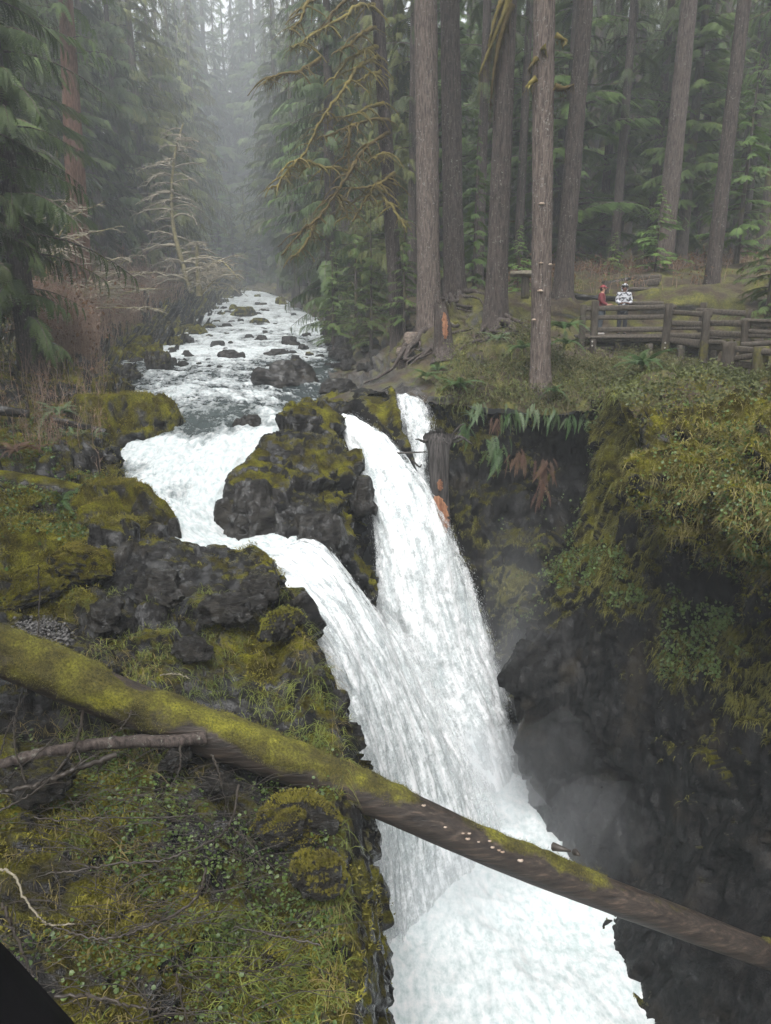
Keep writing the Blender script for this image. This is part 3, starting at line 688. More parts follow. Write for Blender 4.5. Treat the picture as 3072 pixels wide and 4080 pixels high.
def trunk_mesh(name, H, r0, r1, mat, segs=20, rings=46, flare=.35, bark=.05, seed=0, bend=(0, 0), top=None):
    z = np.linspace(0, 1, rings) ** 1.25 * H
    th = np.arange(segs) / segs * 2 * math.pi
    r = r0 + (r1 - r0) * (z / H)
    r = r * (1 + flare * np.exp(-z / (2.2 * r0)))
    Z, T = np.meshgrid(z, th, indexing='ij')
    q = np.stack([np.cos(T) * 3.2, np.sin(T) * 3.2, Z * .35 / max(r0, .2)], -1)
    lob = 1 + .10 * np.cos(T * 5 + seed) * np.exp(-Z / (3 * r0))
    R = r[:, None] * lob * (1 + bark * 1.2 * fbm(q, (1.6, 1.6, .8), 3, seed, ridged=True) + (bark * .9 * fbm(q, (4.2, 4.2, 1.5), 2, seed + 5, ridged=True) if segs > 40 else 0) + .04 * fbm(q, (.25, .25, .3), 2, seed + 9))
    cx = bend[0] * (z / H); cy = bend[1] * (z / H)
    V = np.stack([np.cos(T) * R + cx[:, None], np.sin(T) * R + cy[:, None], Z], -1)
    F = []
    i = np.arange(rings - 1)[:, None] * segs; j = np.arange(segs)[None]; j2 = (j + 1) % segs
    F = np.stack([i + j, i + j2, i + segs + j2, i + segs + j], -1).reshape(-1, 4)
    return mesh_np(name, V.reshape(-1, 3), F, mats=mat)

def crown_mesh(name, H, lo, Rmax, nbr, droop, seed, mat, hang=.35, size=.75, space=.22, rise=.15, tpl=None, density=1., shape=.85, bmat=None):
    r = np.random.default_rng(seed); TV, TF = tpl or sprig()
    O = []; D = []; N = []; S = []; BP = []; BR = []
    for b in range(nbr):
        t = ((b + r.random()) / nbr) ** .9; h = lo + (H - lo) * t
        L = Rmax * max(.06, (1 - t) ** shape) * min(1, .55 + 3 * t) * r.uniform(.6, 1.12)
        a = r.uniform(0, 2 * math.pi); dv = np.array([math.cos(a), math.sin(a), 0]); sd = np.array([-dv[1], dv[0], 0])
        bend = r.normal(0, .12) * L; dr = droop * r.uniform(.7, 1.3); rs = rise * r.uniform(.4, 1.6)
        f = lambda u: np.array([0, 0, h]) + dv * L * u + sd * bend * u * u + np.array([0, 0, L * (rs * u - dr * u * u)])
        us = np.linspace(0, 1, 6); BP.append([f(u) for u in us]); BR.append((.012 + .012 * L) * (1 - .8 * us))
        n = max(3, int(L * .9 / space * density))
        for k in range(n):
            u = .12 + .88 * (k + r.random()) / n
            p = f(u); tan = norm(f(min(u + .02, 1.02)) - f(u - .02))
            for s in (-1, 1):
                if r.random() > .92: continue
                d = tan * r.uniform(.5, 1.) + sd * s * r.uniform(.4, 1.1) * (1.1 - .6 * u) + np.array([0, 0, -hang * r.uniform(.4, 1.7)])
                O.append(p); D.append(d); N.append(np.array([r.normal(0, .3), r.normal(0, .3), 1.]) + tan * hang)
                S.append(size * r.uniform(.55, 1.15) * (1.1 - .45 * u) * min(1, .45 + L / Rmax))
    v1, f1 = stamp(TV, TF, np.array(O), np.array(D), np.array(N), np.array(S))
    v2, f2 = many_tubes(np.array(BP), np.array(BR), 3)
    V, F = merge([(v1, f1), (v2, f2)])
    idx = np.concatenate([np.full(len(f), 0 if f.shape[1] == 3 else 1) for f in F])
    return mesh_np(name, V, F, smoothed=False, mats=[mat, bmat or M['bark_far']], mat_idx=idx)

droopy = sprig(10, .24, .052, .35)
KIND = {}
def kind(key, trunk, crown): KIND[key] = (trunk, crown)
kind('spruce', trunk_mesh('spruce_trunk', 30, .42, .06, M['bark_dark'], seed=1), crown_mesh('spruce_crown', 30, 1.2, 4.6, 150, .46, 11, M['spruce'], hang=.95, size=.85, tpl=droopy, space=.13))
kind('spruce2', trunk_mesh('spruce_trunk', 34, .46, .06, M['bark_far'], seed=2), crown_mesh('spruce_crown', 34, 2.2, 5.0, 145, .38, 12, M['spruce'], hang=.8, size=1.2, tpl=droopy, space=.2))
kind('hemlock', trunk_mesh('hemlock_trunk', 28, .36, .05, M['bark_far'], seed=3), crown_mesh('hemlock_crown', 28, 1.6, 5.0, 140, .32, 13, M['hemlock'], hang=.45, size=1.0, space=.17))
kind('olive', trunk_mesh('olive_trunk', 30, .40, .05, M['bark_far'], seed=4), crown_mesh('olive_crown', 30, 2.2, 5.2, 145, .42, 14, M['olive'], hang=.8, size=1.15, tpl=droopy, space=.2))
kind('tall', trunk_mesh('tall_trunk', 36, .48, .16, M['bark_far'], seed=5), crown_mesh('tall_crown', 38, 9, 4.4, 85, .40, 15, M['hemlock'], hang=.7, size=.95, tpl=droopy, space=.27, density=.8))
kind('pole', trunk_mesh('pole_trunk', 30, .22, .06, M['bark_dark'], seed=6, flare=.2), crown_mesh('pole_crown', 31, 6.5, 2.6, 60, .35, 16, M['spruce'], hang=.7, size=.8, tpl=droopy, space=.3))
kind('sapling', trunk_mesh('sapling_trunk', 6, .07, .012, M['bark_far'], seed=7, segs=8, rings=12), crown_mesh('sapling_crown', 6, .25, 2.1, 62, .25, 17, M['young'], hang=.28, size=.55, space=.15, rise=.10))
kind('understory', trunk_mesh('understory_trunk', 11, .14, .02, M['bark_far'], seed=8, segs=10, rings=18), crown_mesh('understory_crown', 11, .8, 3.4, 64, .30, 18, M['hemlock'], hang=.4, size=.55, space=.14))

def plant_tree(key, pos, H, label, group=None, rot=None, wide=1., name=None, lean=(0, 0)):
    t, c = KIND[key]; base = {'spruce': 30, 'spruce2': 34, 'hemlock': 28, 'olive': 30, 'tall': 36, 'pole': 30, 'sapling': 6, 'understory': 11}[key]
    e = empty(name or 'conifer_tree', tuple(pos), label=label, cat='tree', group=group)
    k = H / base; e.scale = (k * wide, k * wide, k); e.rotation_euler = (lean[0], lean[1], random.uniform(0, 6.28) if rot is None else rot)
    link('trunk', t, e); link('crown', c, e)
    return e

# ---- left side of the valley
def LT(key, px, Y, H, label, group=None, wide=1., dz=0.):
    p = ground_px(px, Y); p[2] += dz - .15
    return plant_tree(key, p, H, label, group, wide=wide)
LT('spruce', 130, 24, 27, 'dark drooping spruce at the left edge with a black trunk foot', wide=.95)
LT('spruce', -170, 21, 26, 'dark spruce half outside the left edge of the photo', wide=.95)
LT('hemlock', 20, 36, 32, 'tall dark conifer rising behind the drooping left-edge spruce', wide=1.1)
LT('spruce2', 420, 62, 34, 'dense dark conifer behind the bare brown thicket', wide=1.1)
LT('olive', 600, 74, 36, 'broad olive-tinged conifer behind the bare pale alder', wide=1.25)
def lgap(px, Y):
    s = 'at the left edge' if px < 120 else 'left of the reddish bare trunk' if px < 260 else 'right behind the reddish bare trunk' if px < 360 else 'between the reddish trunk and the pale alder' if px < 540 else 'behind the pale bare alder' if px < 700 else 'right of the pale bare alder'
    return s + (', nearest there' if Y < 60 else ', second row back' if Y < 80 else ', third row back' if Y < 101 else ', far back in the haze' if Y < 122 else ', faintest in the haze')
g = 'conifers on the left valley side'; lb = 'hazy conifer among the trees crowding the left valley side'
for px, Y, H, key in ((200, 52, 34, 'spruce2'), (330, 70, 36, 'hemlock'), (480, 84, 38, 'olive'), (230, 84, 40, 'spruce2'), (560, 96, 40, 'spruce2'), (690, 98, 36, 'olive'),
                      (400, 108, 42, 'hemlock'), (620, 120, 42, 'hemlock'), (760, 124, 38, 'olive'), (720, 146, 44, 'spruce2'), (810, 150, 40, 'hemlock'), (520, 135, 44, 'spruce2'), (90, 66, 38, 'olive'), (60, 95, 44, 'spruce2'), (310, 130, 44, 'spruce2'), (300, 58, 34, 'hemlock'), (520, 66, 32, 'spruce2'), (150, 46, 34, 'spruce2'), (660, 84, 34, 'hemlock'), (730, 110, 40, 'spruce2'), (800, 132, 44, 'olive'), (250, 100, 44, 'olive'), (440, 76, 36, 'spruce2')):
    LT(key, px, Y, H, 'hazy conifer ' + lgap(px, Y), g, wide=random.uniform(.95, 1.2))
g = 'pale far conifers at the head of the valley'; lb = 'pale misty conifer at the far head of the valley'
for px, Y, H, key, nm in ((815, 178, 72, 'spruce2', 'tall pale conifer left of the bright sky gap'), (860, 186, 72, 'hemlock', 'pale conifer whose top edges the bright sky gap on the left'), (898, 196, 60, 'olive', 'pale conifer straight below the bright sky gap'),
                      (935, 204, 66, 'hemlock', 'misty conifer where the valley closes, right of the sky gap foot'), (970, 200, 70, 'spruce2', 'pale conifer whose top edges the bright sky gap on the right'), (1005, 192, 74, 'spruce2', 'tall pale conifer right of the bright sky gap'),
                      (1045, 186, 74, 'hemlock', 'pale tall conifer second to the right of the sky gap'), (1090, 178, 64, 'spruce2', 'pale tall conifer farthest right of the valley head'), (770, 190, 64, 'hemlock', 'pale tall conifer farthest left of the valley head'), (915, 235, 56, 'spruce2', 'faintest conifer at the very head of the valley')):
    LT(key, px, Y, H, nm, g, wide=1.2)
for k, (px, Y, H) in enumerate(((780, 215, 66), (830, 222, 70), (990, 225, 72), (1030, 218, 72), (1075, 210, 70), (1120, 205, 70), (880, 150, 22), (935, 142, 16), (985, 140, 18), (1040, 138, 18), (720, 185, 62), (1160, 190, 66))):
    LT(('hemlock', 'spruce2', 'olive')[k % 3], px, Y, H, 'conifer in the pale far screen closing the valley' if H > 30 else 'low conifer at the bend where the far rapids vanish', 'far screen of conifers' if H > 30 else 'low conifers at the far bend', wide=1.15 if H > 30 else 1.5)

# ---- middle: right shore of the river upstream
LT('spruce', 1325, 42, 27, 'black-trunked spruce trailing dark branches over the upstream rapids', wide=1.0)
LT('spruce2', 1180, 76, 32, 'dark spruce on the far right shore where the rapids vanish')
LT('hemlock', 1120, 104, 40, 'misty conifer overlooking the farthest rapids from the right shore')
LT('olive', 1455, 50, 30, 'mossy olive conifer behind the black-trunked spruce')
g = 'conifers behind the right shore'; lb = 'hazy conifer standing behind the right shore upstream'
for px, Y, H, key in ((1090, 140, 44, 'spruce2'), (1250, 92, 40, 'spruce2'), (1160, 150, 46, 'hemlock'), (1350, 80, 38, 'hemlock'), (1500, 70, 38, 'spruce2'), (1230, 130, 46, 'hemlock'), (1400, 110, 44, 'spruce2'), (1130, 125, 48, 'spruce2'), (1200, 105, 44, 'olive'), (1300, 66, 36, 'hemlock'), (1380, 62, 36, 'spruce2')):
    LT(key, px, Y, H, 'hazy conifer behind the right shore, ' + ('above the river bend' if px < 1145 else 'left of the black-trunked spruce' if px < 1290 else 'behind the black-trunked spruce' if px < 1390 else 'behind the moss-hung trunk') + (', nearest' if Y < 82 else ', farther' if Y < 112 else ', faintest'), g, wide=random.uniform(.95, 1.2))
LT('understory', 1330, 36.5, 5.2, 'low drooping hemlock hanging out over the river edge', wide=1.15, dz=.3)
LT('understory', 1480, 33.5, 6.4, 'bushy hemlock below the moss-hung trunk', wide=1.05)
LT('understory', 1610, 30.5, 5.2, 'small hemlock against the foot of the big grey trunk', wide=.85)
LT('understory', 1420, 39, 8.0, 'shaded hemlock behind the low branches at the river edge', wide=1.0)

# ---- right forest
def gap(px, Y):
    g_ = [(1700, 'left of the pale grey trunk'), (1800, 'right behind the pale grey trunk'), (1985, 'left of the lichen-flecked trunk'), (2168, 'between the lichen-flecked and the fungus-dotted trunk'), (2290, 'just right of the fungus-dotted trunk'),
          (2480, 'above the two hikers'), (2690, 'left of the straight brown trunk'), (2900, 'between the straight brown and the thin leaning trunk'), (9999, 'at the right edge of the photo')]
    return next(b_ for a_, b_ in g_ if px < a_) + (', nearest there' if Y < 46 else ', farther back' if Y < 62 else ', deepest in the haze')
g = 'slender trunks deep in the right forest'; lb = 'slender dark trunk deep in the hazy right forest'
for px, Y, H, key in ((1640, 38, 34, 'pole'), (1660, 47, 36, 'tall'), (1760, 44, 36, 'pole'), (1905, 37, 34, 'pole'), (1925, 52, 38, 'tall'), (2060, 40, 33, 'pole'), (2110, 55, 38, 'tall'),
                      (2230, 42, 34, 'pole'), (2390, 46, 36, 'pole'), (2440, 40, 34, 'pole'), (2480, 58, 40, 'tall'), (2580, 44, 36, 'pole'), (2625, 50, 38, 'tall'), (2760, 48, 36, 'pole'), (2800, 60, 40, 'tall'),
                      (2950, 44, 36, 'pole'), (3040, 40, 34, 'tall'), (3120, 50, 38, 'tall'), (2330, 62, 40, 'tall'), (2180, 70, 42, 'tall'), (2010, 66, 40, 'tall'), (1850, 72, 42, 'tall'), (2700, 74, 42, 'tall'), (2900, 76, 42, 'tall')):
    LT(key, px, Y, H, 'slender dark trunk ' + gap(px, Y), g)
for k in range(16): LT(('hemlock', 'spruce2', 'olive')[k % 3], 1590 + k * 104, 96 + (k * 7) % 24, 46, 'conifer in the dim screen at the back of the right forest', 'back screen of the right forest', wide=1.25)
g = 'green conifers filling the right forest'; lb = 'green conifer filling the gaps between the right forest trunks'
for k in range(34):
    px = 1570 + (k * 379) % 1600; Y = 40 + (k * 17) % 50
    LT(random.choice(['hemlock', 'hemlock', 'understory', 'olive']), px, Y, random.uniform(13, 26), 'green conifer ' + gap(px, Y), g, wide=random.uniform(1.0, 1.3))
LT('sapling', 2610, 32.5, 3.6, 'bright young hemlock behind the two hikers', wide=1.25)
LT('sapling', 2440, 35, 2.4, 'small young hemlock left of the brighter one behind the hikers', wide=1.3)
LT('understory', 3040, 27, 6.5, 'light green hemlock reaching in from the right edge behind the railing', wide=1.0)
LT('understory', 2930, 33, 8.5, 'drooping hemlock beside the thin leaning trunk at the right', wide=1.1)
LT('understory', 1885, 33, 7.5, 'hemlock with a bright bough between two big trunks', wide=.8)
LT('sapling', 2060, 30, 2.8, 'young hemlock between the trunks left of the railing', wide=1.2)

# ---- the forest goes on behind the viewpoint and over both banks
for k, (x, y, H) in enumerate(((-11, 9, 34), (-13, 2, 36), (-10, -5, 34), (-15, -9, 38), (-19, 4, 36), (-18, 12, 34), (-24, -2, 38), (13, -3, 36), (11.5, 4, 34), (16, 9, 36), (19, 1, 36), (13, 14, 34), (21, 15, 36), (24, -8, 38), (-14, -26, 40))):
    plant_tree(('tall', 'hemlock', 'spruce2')[k % 3], (x, y, ground(x, max(y, -3)) - .2), H, 'conifer of the forest standing behind or beside the viewpoint', 'conifers around the viewpoint', wide=1.05)

# ---- the big trunks that stand alone
def big_tree(base, top, r0, r1, mat, label, seed, roots=0, bark=.06, crown=True):
    b = np.array(at(*base)); tp = np.array(at(*top)); d = tp - b; H0 = d[2]; H = 30.
    e = empty('conifer_tree', tuple(b), label=label, cat='tree')
    e.location.z = min(b[2] - .35, ground(b[0], b[1]) - .3)
    b = np.array(e.location)
    me = trunk_mesh('trunk', H, r0, r0 + (r1 - r0) * H / H0 if r0 + (r1 - r0) * H / H0 > .1 else .1, mat, segs=72, rings=180, flare=.42, bark=bark, seed=seed, bend=(d[0] / H0 * H, d[1] / H0 * H))
    link('trunk', me, e)
    if crown:
        c = link('crown', KIND['tall'][1], e); c.location = (d[0] / H0 * H * .5, 0, 4.0); c.rotation_euler = (0, 0, seed)
    if roots:
        P = []; R = []; rr = np.random.default_rng(seed)
        for k in range(roots):
            a = rr.uniform(-2.6, -.3); L = rr.uniform(1.0, 2.4); u = np.linspace(0, 1, 9)
            x = np.cos(a + .5 * np.sin(u * 4 + k)) * (r0 * .8 + L * u); y = np.sin(a) * (r0 * .8 + L * u)
            z = np.array([ground(b[0] + xx, b[1] + yy) - b[2] + .12 for xx, yy in zip(x, y)]) + .25 * (1 - u) ** 3 + .05 * np.sin(u * 9 + k)
            root = np.stack([x, y, z], 1)
            v, f = many_tubes(root[None], (.12 * (1 - .75 * u) * rr.uniform(.6, 1.1))[None], 7)
            link('root', mesh_np('root', v, f, mats=M['bark_dark']), e)
    return e
t1 = big_tree((1712, 1225, 27), (1700, 0, 27), .40, .36, M['bark_grey'], 'thick pale grey trunk, leftmost of the big trunks on the right bank', 31, roots=9)
t2 = big_tree((1812, 1165, 30), (1795, 0, 30), .39, .34, M['bark_dark'], 'big dark trunk directly behind the pale grey one', 32, roots=7)
t3 = big_tree((1975, 1240, 25.5), (2022, 0, 25.5), .36, .27, M['bark_dark'], 'lichen-flecked trunk above the tangled roots, moss trailing from its left side', 33, roots=6)
t4 = big_tree((2160, 1440, 21.3), (2176, 0, 21.3), .262, .265, M['bark_grey'], 'nearest trunk on the fern slope, dotted with bracket fungi', 34)
t5 = big_tree((2243, 1135, 29), (2332, 0, 29), .33, .26, M['bark_dark'], 'dark leaning trunk right of the fungus-dotted one', 35)
t6 = big_tree((2640, 1075, 36), (2747, 0, 36), .41, .33, M['bark_grey'], 'straight brown trunk rising behind the young hemlock', 36)
t7 = big_tree((2830, 1180, 30), (2965, 0, 30), .27, .22, M['bark_dark'], 'thin dark trunk leaning right near the right edge', 37)
t0 = big_tree((1592, 1190, 31), (1518, 0, 31), .30, .20, M['bark_dark'], 'slim trunk bearing long moss-coated boughs over the river', 38, crown=False)
t8 = big_tree((318, 1165, 42), (272, 330, 42), .62, .42, M['bark_red'], 'reddish bare trunk behind the left brown thicket', 39)

# bracket fungi and moss lumps on the nearest trunk
M['fungus'] = make_plain('pale bracket fungus', (.24, .17, .12), .7, (.38, .31, .25))
def bracket(parent, p, out, s):
    n = 12; a = np.linspace(-1.5, 1.5, n)
    rim = np.stack([np.cos(a) * s, np.sin(a) * s, np.zeros(n)], 1)
    V = np.concatenate([rim, rim * np.array([.3, .5, 1]) + [0, 0, .45 * s], rim * np.array([.2, .6, 1]) - [0, 0, .35 * s]])
    F = [(i, i + 1, n + i + 1, n + i) for i in range(n - 1)] + [(i + 1, i, 2 * n + i, 2 * n + i + 1) for i in range(n - 1)]
    a = math.atan2(out[1], out[0]); c, s_ = math.cos(a), math.sin(a)
    V = V @ np.array([[c, s_, 0], [-s_, c, 0], [0, 0, 1]]) + p - np.array(parent.location)
    link('bracket_fungus', mesh_np('bracket_fungus', V, np.array(F), mats=M['fungus']), parent)
for px, py, s in ((2158, 813, .10), (2154, 1048, .08), (2196, 1054, .07), (2151, 1160, .10), (2124, 1275, .08)):
    p = np.array(at(px, py, 21.05)); c0 = np.array(at(2163, py, 21.3)); bracket(t4, p - (p - c0) * .1, np.array([p[0] - c0[0], -.4, 0]), s)

def shaggy(parts, P, R, seed, strands=0, sl=.5):
    "a limb sleeved in lumpy moss, with hanging strands"
    r = np.random.default_rng(seed); P = np.asarray(P); M_ = len(P)
    R = R * (1 + .55 * r.random(M_) * (r.random(M_) < .8)); parts.append(many_tubes(P[None], R[None], 7))
    if strands:
        i = r.integers(0, M_ - 1, strands); o = P[i] + (P[i + 1] - P[i]) * r.random((strands, 1))
        L = r.uniform(.1, 1, strands) ** 2 * sl * 1.3 + .08; u = np.linspace(0, 1, 5)
        q = o[:, None] + np.stack([np.zeros((strands, 5)), np.zeros((strands, 5)), -L[:, None] * u], -1)
        q[..., 0] += r.normal(0, .05, (strands, 1)) * u + r.normal(0, .012, (strands, 5)); q[..., 1] += r.normal(0, .06, (strands, 1)) * u
        parts.append(many_tubes(q, (r.uniform(.012, .050, strands)[:, None] * (1 - .75 * u)), 2))
z2 = lambda x, y, Y: at(900 + x * .588, y * .588, Y)
boughs = [
 [(1020, 30), (900, 40), (800, 110), (650, 200), (540, 270), (440, 330)], [(1025, 180), (930, 220), (850, 290), (740, 355)],
 [(1030, 320), (900, 360), (800, 440), (720, 545)], [(1040, 385), (930, 430), (860, 510), (800, 600), (720, 710), (620, 860), (540, 1030), (420, 1150), (330, 1290)],
 [(1050, 485), (960, 510), (880, 575)], [(1080, 695), (960, 730), (860, 780), (720, 800)], [(1100, 810), (1000, 812), (900, 830), (740, 900), (600, 950)],
 [(1105, 900), (1000, 960), (900, 1060), (850, 1150), (760, 1290), (680, 1400), (600, 1500), (480, 1600), (380, 1730)],
 [(1140, 1170), (1060, 1230), (960, 1270), (800, 1275)], [(830, 1150), (650, 1130), (550, 1090), (460, 1100), (420, 1200)],
 [(640, 400), (500, 480), (350, 510), (250, 560)], [(1010, -60), (800, 10), (680, 170), (600, 250)], [(1000, -140), (580, 0), (510, 130), (430, 210)],
 [(1140, 1240), (1040, 1240), (960, 1330), (860, 1500)], [(1030, 1240), (1060, 1330), (1140, 1420), (1210, 1540)], [(750, 1310), (790, 1390), (830, 1480)],
 [(1130, 1060), (1060, 1035), (1010, 1080)], [(610, 1500), (560, 1620), (440, 1760)], [(840, 860), (835, 1000), (830, 1150)]]
for i, b in enumerate(boughs):
    n = len(b); r = np.random.default_rng(200 + i)
    P = path_pts([z2(x, y, 31 - 2.6 * k / 8 - (.6 if k else .1)) for k, (x, y) in enumerate(b)], 5 * n)
    P = P + r.normal(0, .02, P.shape)
    R = np.linspace(.065, .024, len(P)); parts = []
    shaggy(parts, P, R, 300 + i, 44 * n, .6)
    # side twigs
    k = 9 * n; j = r.integers(1, len(P) - 1, k); L = r.uniform(.3, 1.0, k); a = r.uniform(0, 6.28, k); u = np.linspace(0, 1, 5)
    q = P[j][:, None] + np.stack([np.cos(a)[:, None] * L[:, None] * u, np.sin(a)[:, None] * .6 * L[:, None] * u, -.6 * L[:, None] * u * u + r.normal(0, .02, (k, 5))], -1)
    parts.append(many_tubes(q, (.016 * (1 - .8 * u))[None], 3))
    for m in range(0, k, 4): shaggy(parts, path_pts(q[m], 6), np.linspace(.03, .012, 6), 900 + m, 5, .35)
    V, F = merge(parts); link('mossy_bough', mesh_np('mossy_bough', local(V, t0), F, mats=M['hang_moss']), t0)
z3 = lambda x, y, Y: at(1536 + x * .922, y * .922, Y)
for i, b in enumerate([[(540, -20), (510, 60), (470, 160), (430, 260), (405, 320)], [(545, 20), (500, 150), (470, 300), (455, 430)], [(530, -60), (480, 60), (445, 200)]]):
    parts = []; P = path_pts([z3(x, y, 25.2) for x, y in b], 24); shaggy(parts, P, np.linspace(.09, .02, 24), 400 + i, 220, .8)
    V, F = merge(parts); link('mossy_bough', mesh_np('mossy_bough', local(V, t3), F, mats=M['hang_moss']), t3)
for i, b in enumerate([[(680, 200), (692, 215)], [(655, 250), (640, 270), (620, 295)], [(735, 150), (760, 165), (785, 178)], [(730, 375), (770, 382), (815, 365)], [(650, 340), (625, 360), (605, 378)]]):
    parts = []; P = path_pts([z3(x, y, 21.0) for x, y in b], 10); shaggy(parts, P, np.linspace(.075, .02, 10), 420 + i, 30, .18)
    V, F = merge(parts); link('moss_clump', mesh_np('moss_clump', local(V, t4), F, mats=M['hang_moss']), t4)

# ---- bare deciduous trees
def bare_tree(name, base, stems, seed, label, mat, reach=1., twigs=5, cat='tree', upbias=.1):
    fat = max(1., base[1] / 26)
    r = np.random.default_rng(seed); e = empty(name, tuple(base), label=label, cat=cat)
    b = np.array(base, float); tparts = []; cparts = []
    Q = []; QR = []; Q2 = []; Q2R = []
    for st in stems:
        P = path_pts(st['p'], 24); R = np.linspace(st['r'], st['r'] * .2, 24); tparts.append(many_tubes((P - b)[None], R[None], 8))
        for k in range(st.get('n', 16)):
            i = int(r.uniform(st.get('lo', .25), .98) * 23); a = r.uniform(0, 6.28); L = reach * r.uniform(.5, 1.25) * (1.15 - i / 30)
            u = np.linspace(0, 1, 8); up = r.uniform(-.05, .6); dv = np.array([math.cos(a), .5 * math.sin(a), 0])
            q = P[i] + dv * (L * u)[:, None] + np.stack([0 * u, 0 * u, L * (up * u - (up + .25) * u * u * r.uniform(.4, 1.2))], 1) + r.normal(0, .02 * L, (8, 3)) * u[:, None]
            Q.append(q); QR.append(R[i] * .42 * (1 - .8 * u) + .010 * fat)
            for m in range(twigs):
                j = r.integers(2, 8); a2 = a + r.choice([-1, 1]) * r.uniform(.4, 1.0); l2 = L * r.uniform(.2, .5); w = np.linspace(0, 1, 5)
                q2 = q[j] + np.array([math.cos(a2), .5 * math.sin(a2), r.uniform(-.3, .5)]) * (l2 * w)[:, None] + np.stack([0 * w, 0 * w, -.35 * l2 * w * w], 1)
                Q2.append(q2); Q2R.append(.013 * fat * (1 - .6 * w))
    V, F = merge(tparts); link('trunk', mesh_np('trunk', V, F, mats=M['twig_mossy']), e)
    V, F = merge([many_tubes(np.array(Q) - b, np.array(QR), 4), many_tubes(np.array(Q2) - b, np.array(Q2R), 3)])
    link('crown', mesh_np('crown', V, F, mats=mat), e)
    return e
M['twig_mossy'] = make_plain('mossy pale limbs', (.085, .075, .040), .9, (.24, .21, .10), scale=3)
M['twig_pale'] = make_plain('pale limbs', (.14, .125, .09), .9, (.28, .25, .185), scale=2)
q = lambda x, y, Y: at(x, y, Y)
bare_tree('alder_tree', q(765, 1165, 60), [dict(p=[q(765, 1165, 60), q(730, 1060, 60), q(690, 900, 60), q(685, 740, 60), q(700, 600, 60), q(730, 490, 60)], r=.24, n=80, lo=.12)], 1,
          'pale bare alder with arching mossy limbs on the left shore', M['twig_pale'], reach=3.2, twigs=8)
bare_tree('alder_tree', q(795, 1180, 58), [dict(p=[q(795, 1180, 58), q(790, 1100, 58), q(785, 1000, 58), q(790, 960, 58)], r=.26, n=22, lo=.2), dict(p=[q(790, 1120, 58), q(830, 1070, 57.5), q(880, 1040, 57), q(960, 1120, 56)], r=.15, n=24, lo=.1),
          dict(p=[q(800, 1175, 58), q(850, 1120, 57), q(900, 1080, 57)], r=.12, n=16, lo=.1)], 2, 'low crooked bare tree leaning out over the far left shore', M['twig_pale'], reach=2.6, twigs=7)
for i, (x0, y0, Y, tips) in enumerate([(180, 1120, 34, [(420, 800), (300, 760), (480, 900)]), (330, 1180, 38, [(560, 1080), (620, 1150), (500, 1020)]), (300, 1250, 36, [(520, 1170), (640, 1230), (450, 1120)]), (420, 1220, 42, [(640, 1080), (560, 1010), (700, 1150)])]):
    bare_tree('bare_shrub', q(x0, y0, Y), [dict(p=[q(x0, y0, Y), q((x0 * 2 + tx) / 3, (y0 + 2 * ty) / 3 - 10, Y), q(tx, ty, Y - .5)], r=.055, n=14, lo=.2) for tx, ty in tips], 20 + i,
              ['pale arching shrub below the drooping left spruce', 'pale bare shrub in the middle of the brown thicket', 'lowest pale arching shrub in the brown thicket', 'bare shrub at the upper edge of the brown thicket'][i], M['twig_pale'], reach=1.5, twigs=5, cat='shrub')

# ---- brown thicket: nobody could count its stems
def thicket(name, pts, n, h, mat, label, seed, leaf=None, nleaf=0, lean=.4):
    r = np.random.default_rng(seed); b = pts[r.integers(0, len(pts), n)] + r.normal(0, .15, (n, 3)) * [1, 1, 0]
    L = r.uniform(h[0], h[1], n); a = r.uniform(0, 6.28, n); u = np.linspace(0, 1, 6); ln = r.uniform(.1, 1, n) * lean
    P = b[:, None] + np.stack([np.cos(a)[:, None] * ln[:, None] * L[:, None] * u ** 1.6, np.sin(a)[:, None] * ln[:, None] * L[:, None] * u ** 1.6, L[:, None] * (u - .25 * ln[:, None] * u * u) - .1], -1)
    P += r.normal(0, .02, P.shape) * L[:, None, None] * u[None, :, None]
    far = np.clip(b[:, 1] / 26, .5, 2.6)
    parts = [many_tubes(P, (.009 * far)[:, None] * (1 - .7 * u), 3)]
    k = n * 3; i = r.integers(0, n, k); j = r.integers(2, 6, k); w = np.linspace(0, 1, 4); l2 = L[i] * r.uniform(.15, .4, k); a2 = r.uniform(0, 6.28, k)
    Q = P[i, j][:, None] + np.stack([np.cos(a2)[:, None] * l2[:, None] * w, np.sin(a2)[:, None] * l2[:, None] * w, l2[:, None] * (r.uniform(.1, .9, k)[:, None] * w - .3 * w * w)], -1)
    parts.append(many_tubes(Q, (.0065 * far[i])[:, None] * (1 - .5 * w), 2))
    V, F = merge(parts); link(name, mesh_np(name, V, F, mats=mat), label=label, kind='stuff')
    if nleaf:
        i = r.integers(0, k, nleaf); o = Q[i, r.integers(0, 4, nleaf)]
        TV = np.array([[0, 0, 0], [.5, .3, .05], [1, 0, 0], [.5, -.3, .05]]); TF = np.array([[0, 1, 2, 3]])
        V, F = stamp(TV, TF, o, r.normal(0, 1, (nleaf, 3)), r.normal(0, 1, (nleaf, 3)), r.uniform(.04, .09, nleaf) * far[i // 1 % n if False else r.integers(0, n, nleaf)])
        link(leaf[0], mesh_np(leaf[0], V, F, mats=leaf[1], smoothed=False), label=leaf[2], kind='stuff')
M['dead_leaf'] = make_leaf('dead brown leaves', (.075, .035, .018), (.20, .105, .055), .2, .8, 'pos')
pr = project(LBV)
sel = LBV[(LBV[:, 1] > 25) & (LBV[:, 1] < 75) & (pr[:, 0] > 120) & (pr[:, 0] < 860) & (LBN[:, 2] > .2) & (pr[:, 1] > 900) & (pr[:, 0] < np.interp(LBV[:, 1], [25, 33, 46, 64, 90], [330, 395, 545, 705, 810]))]
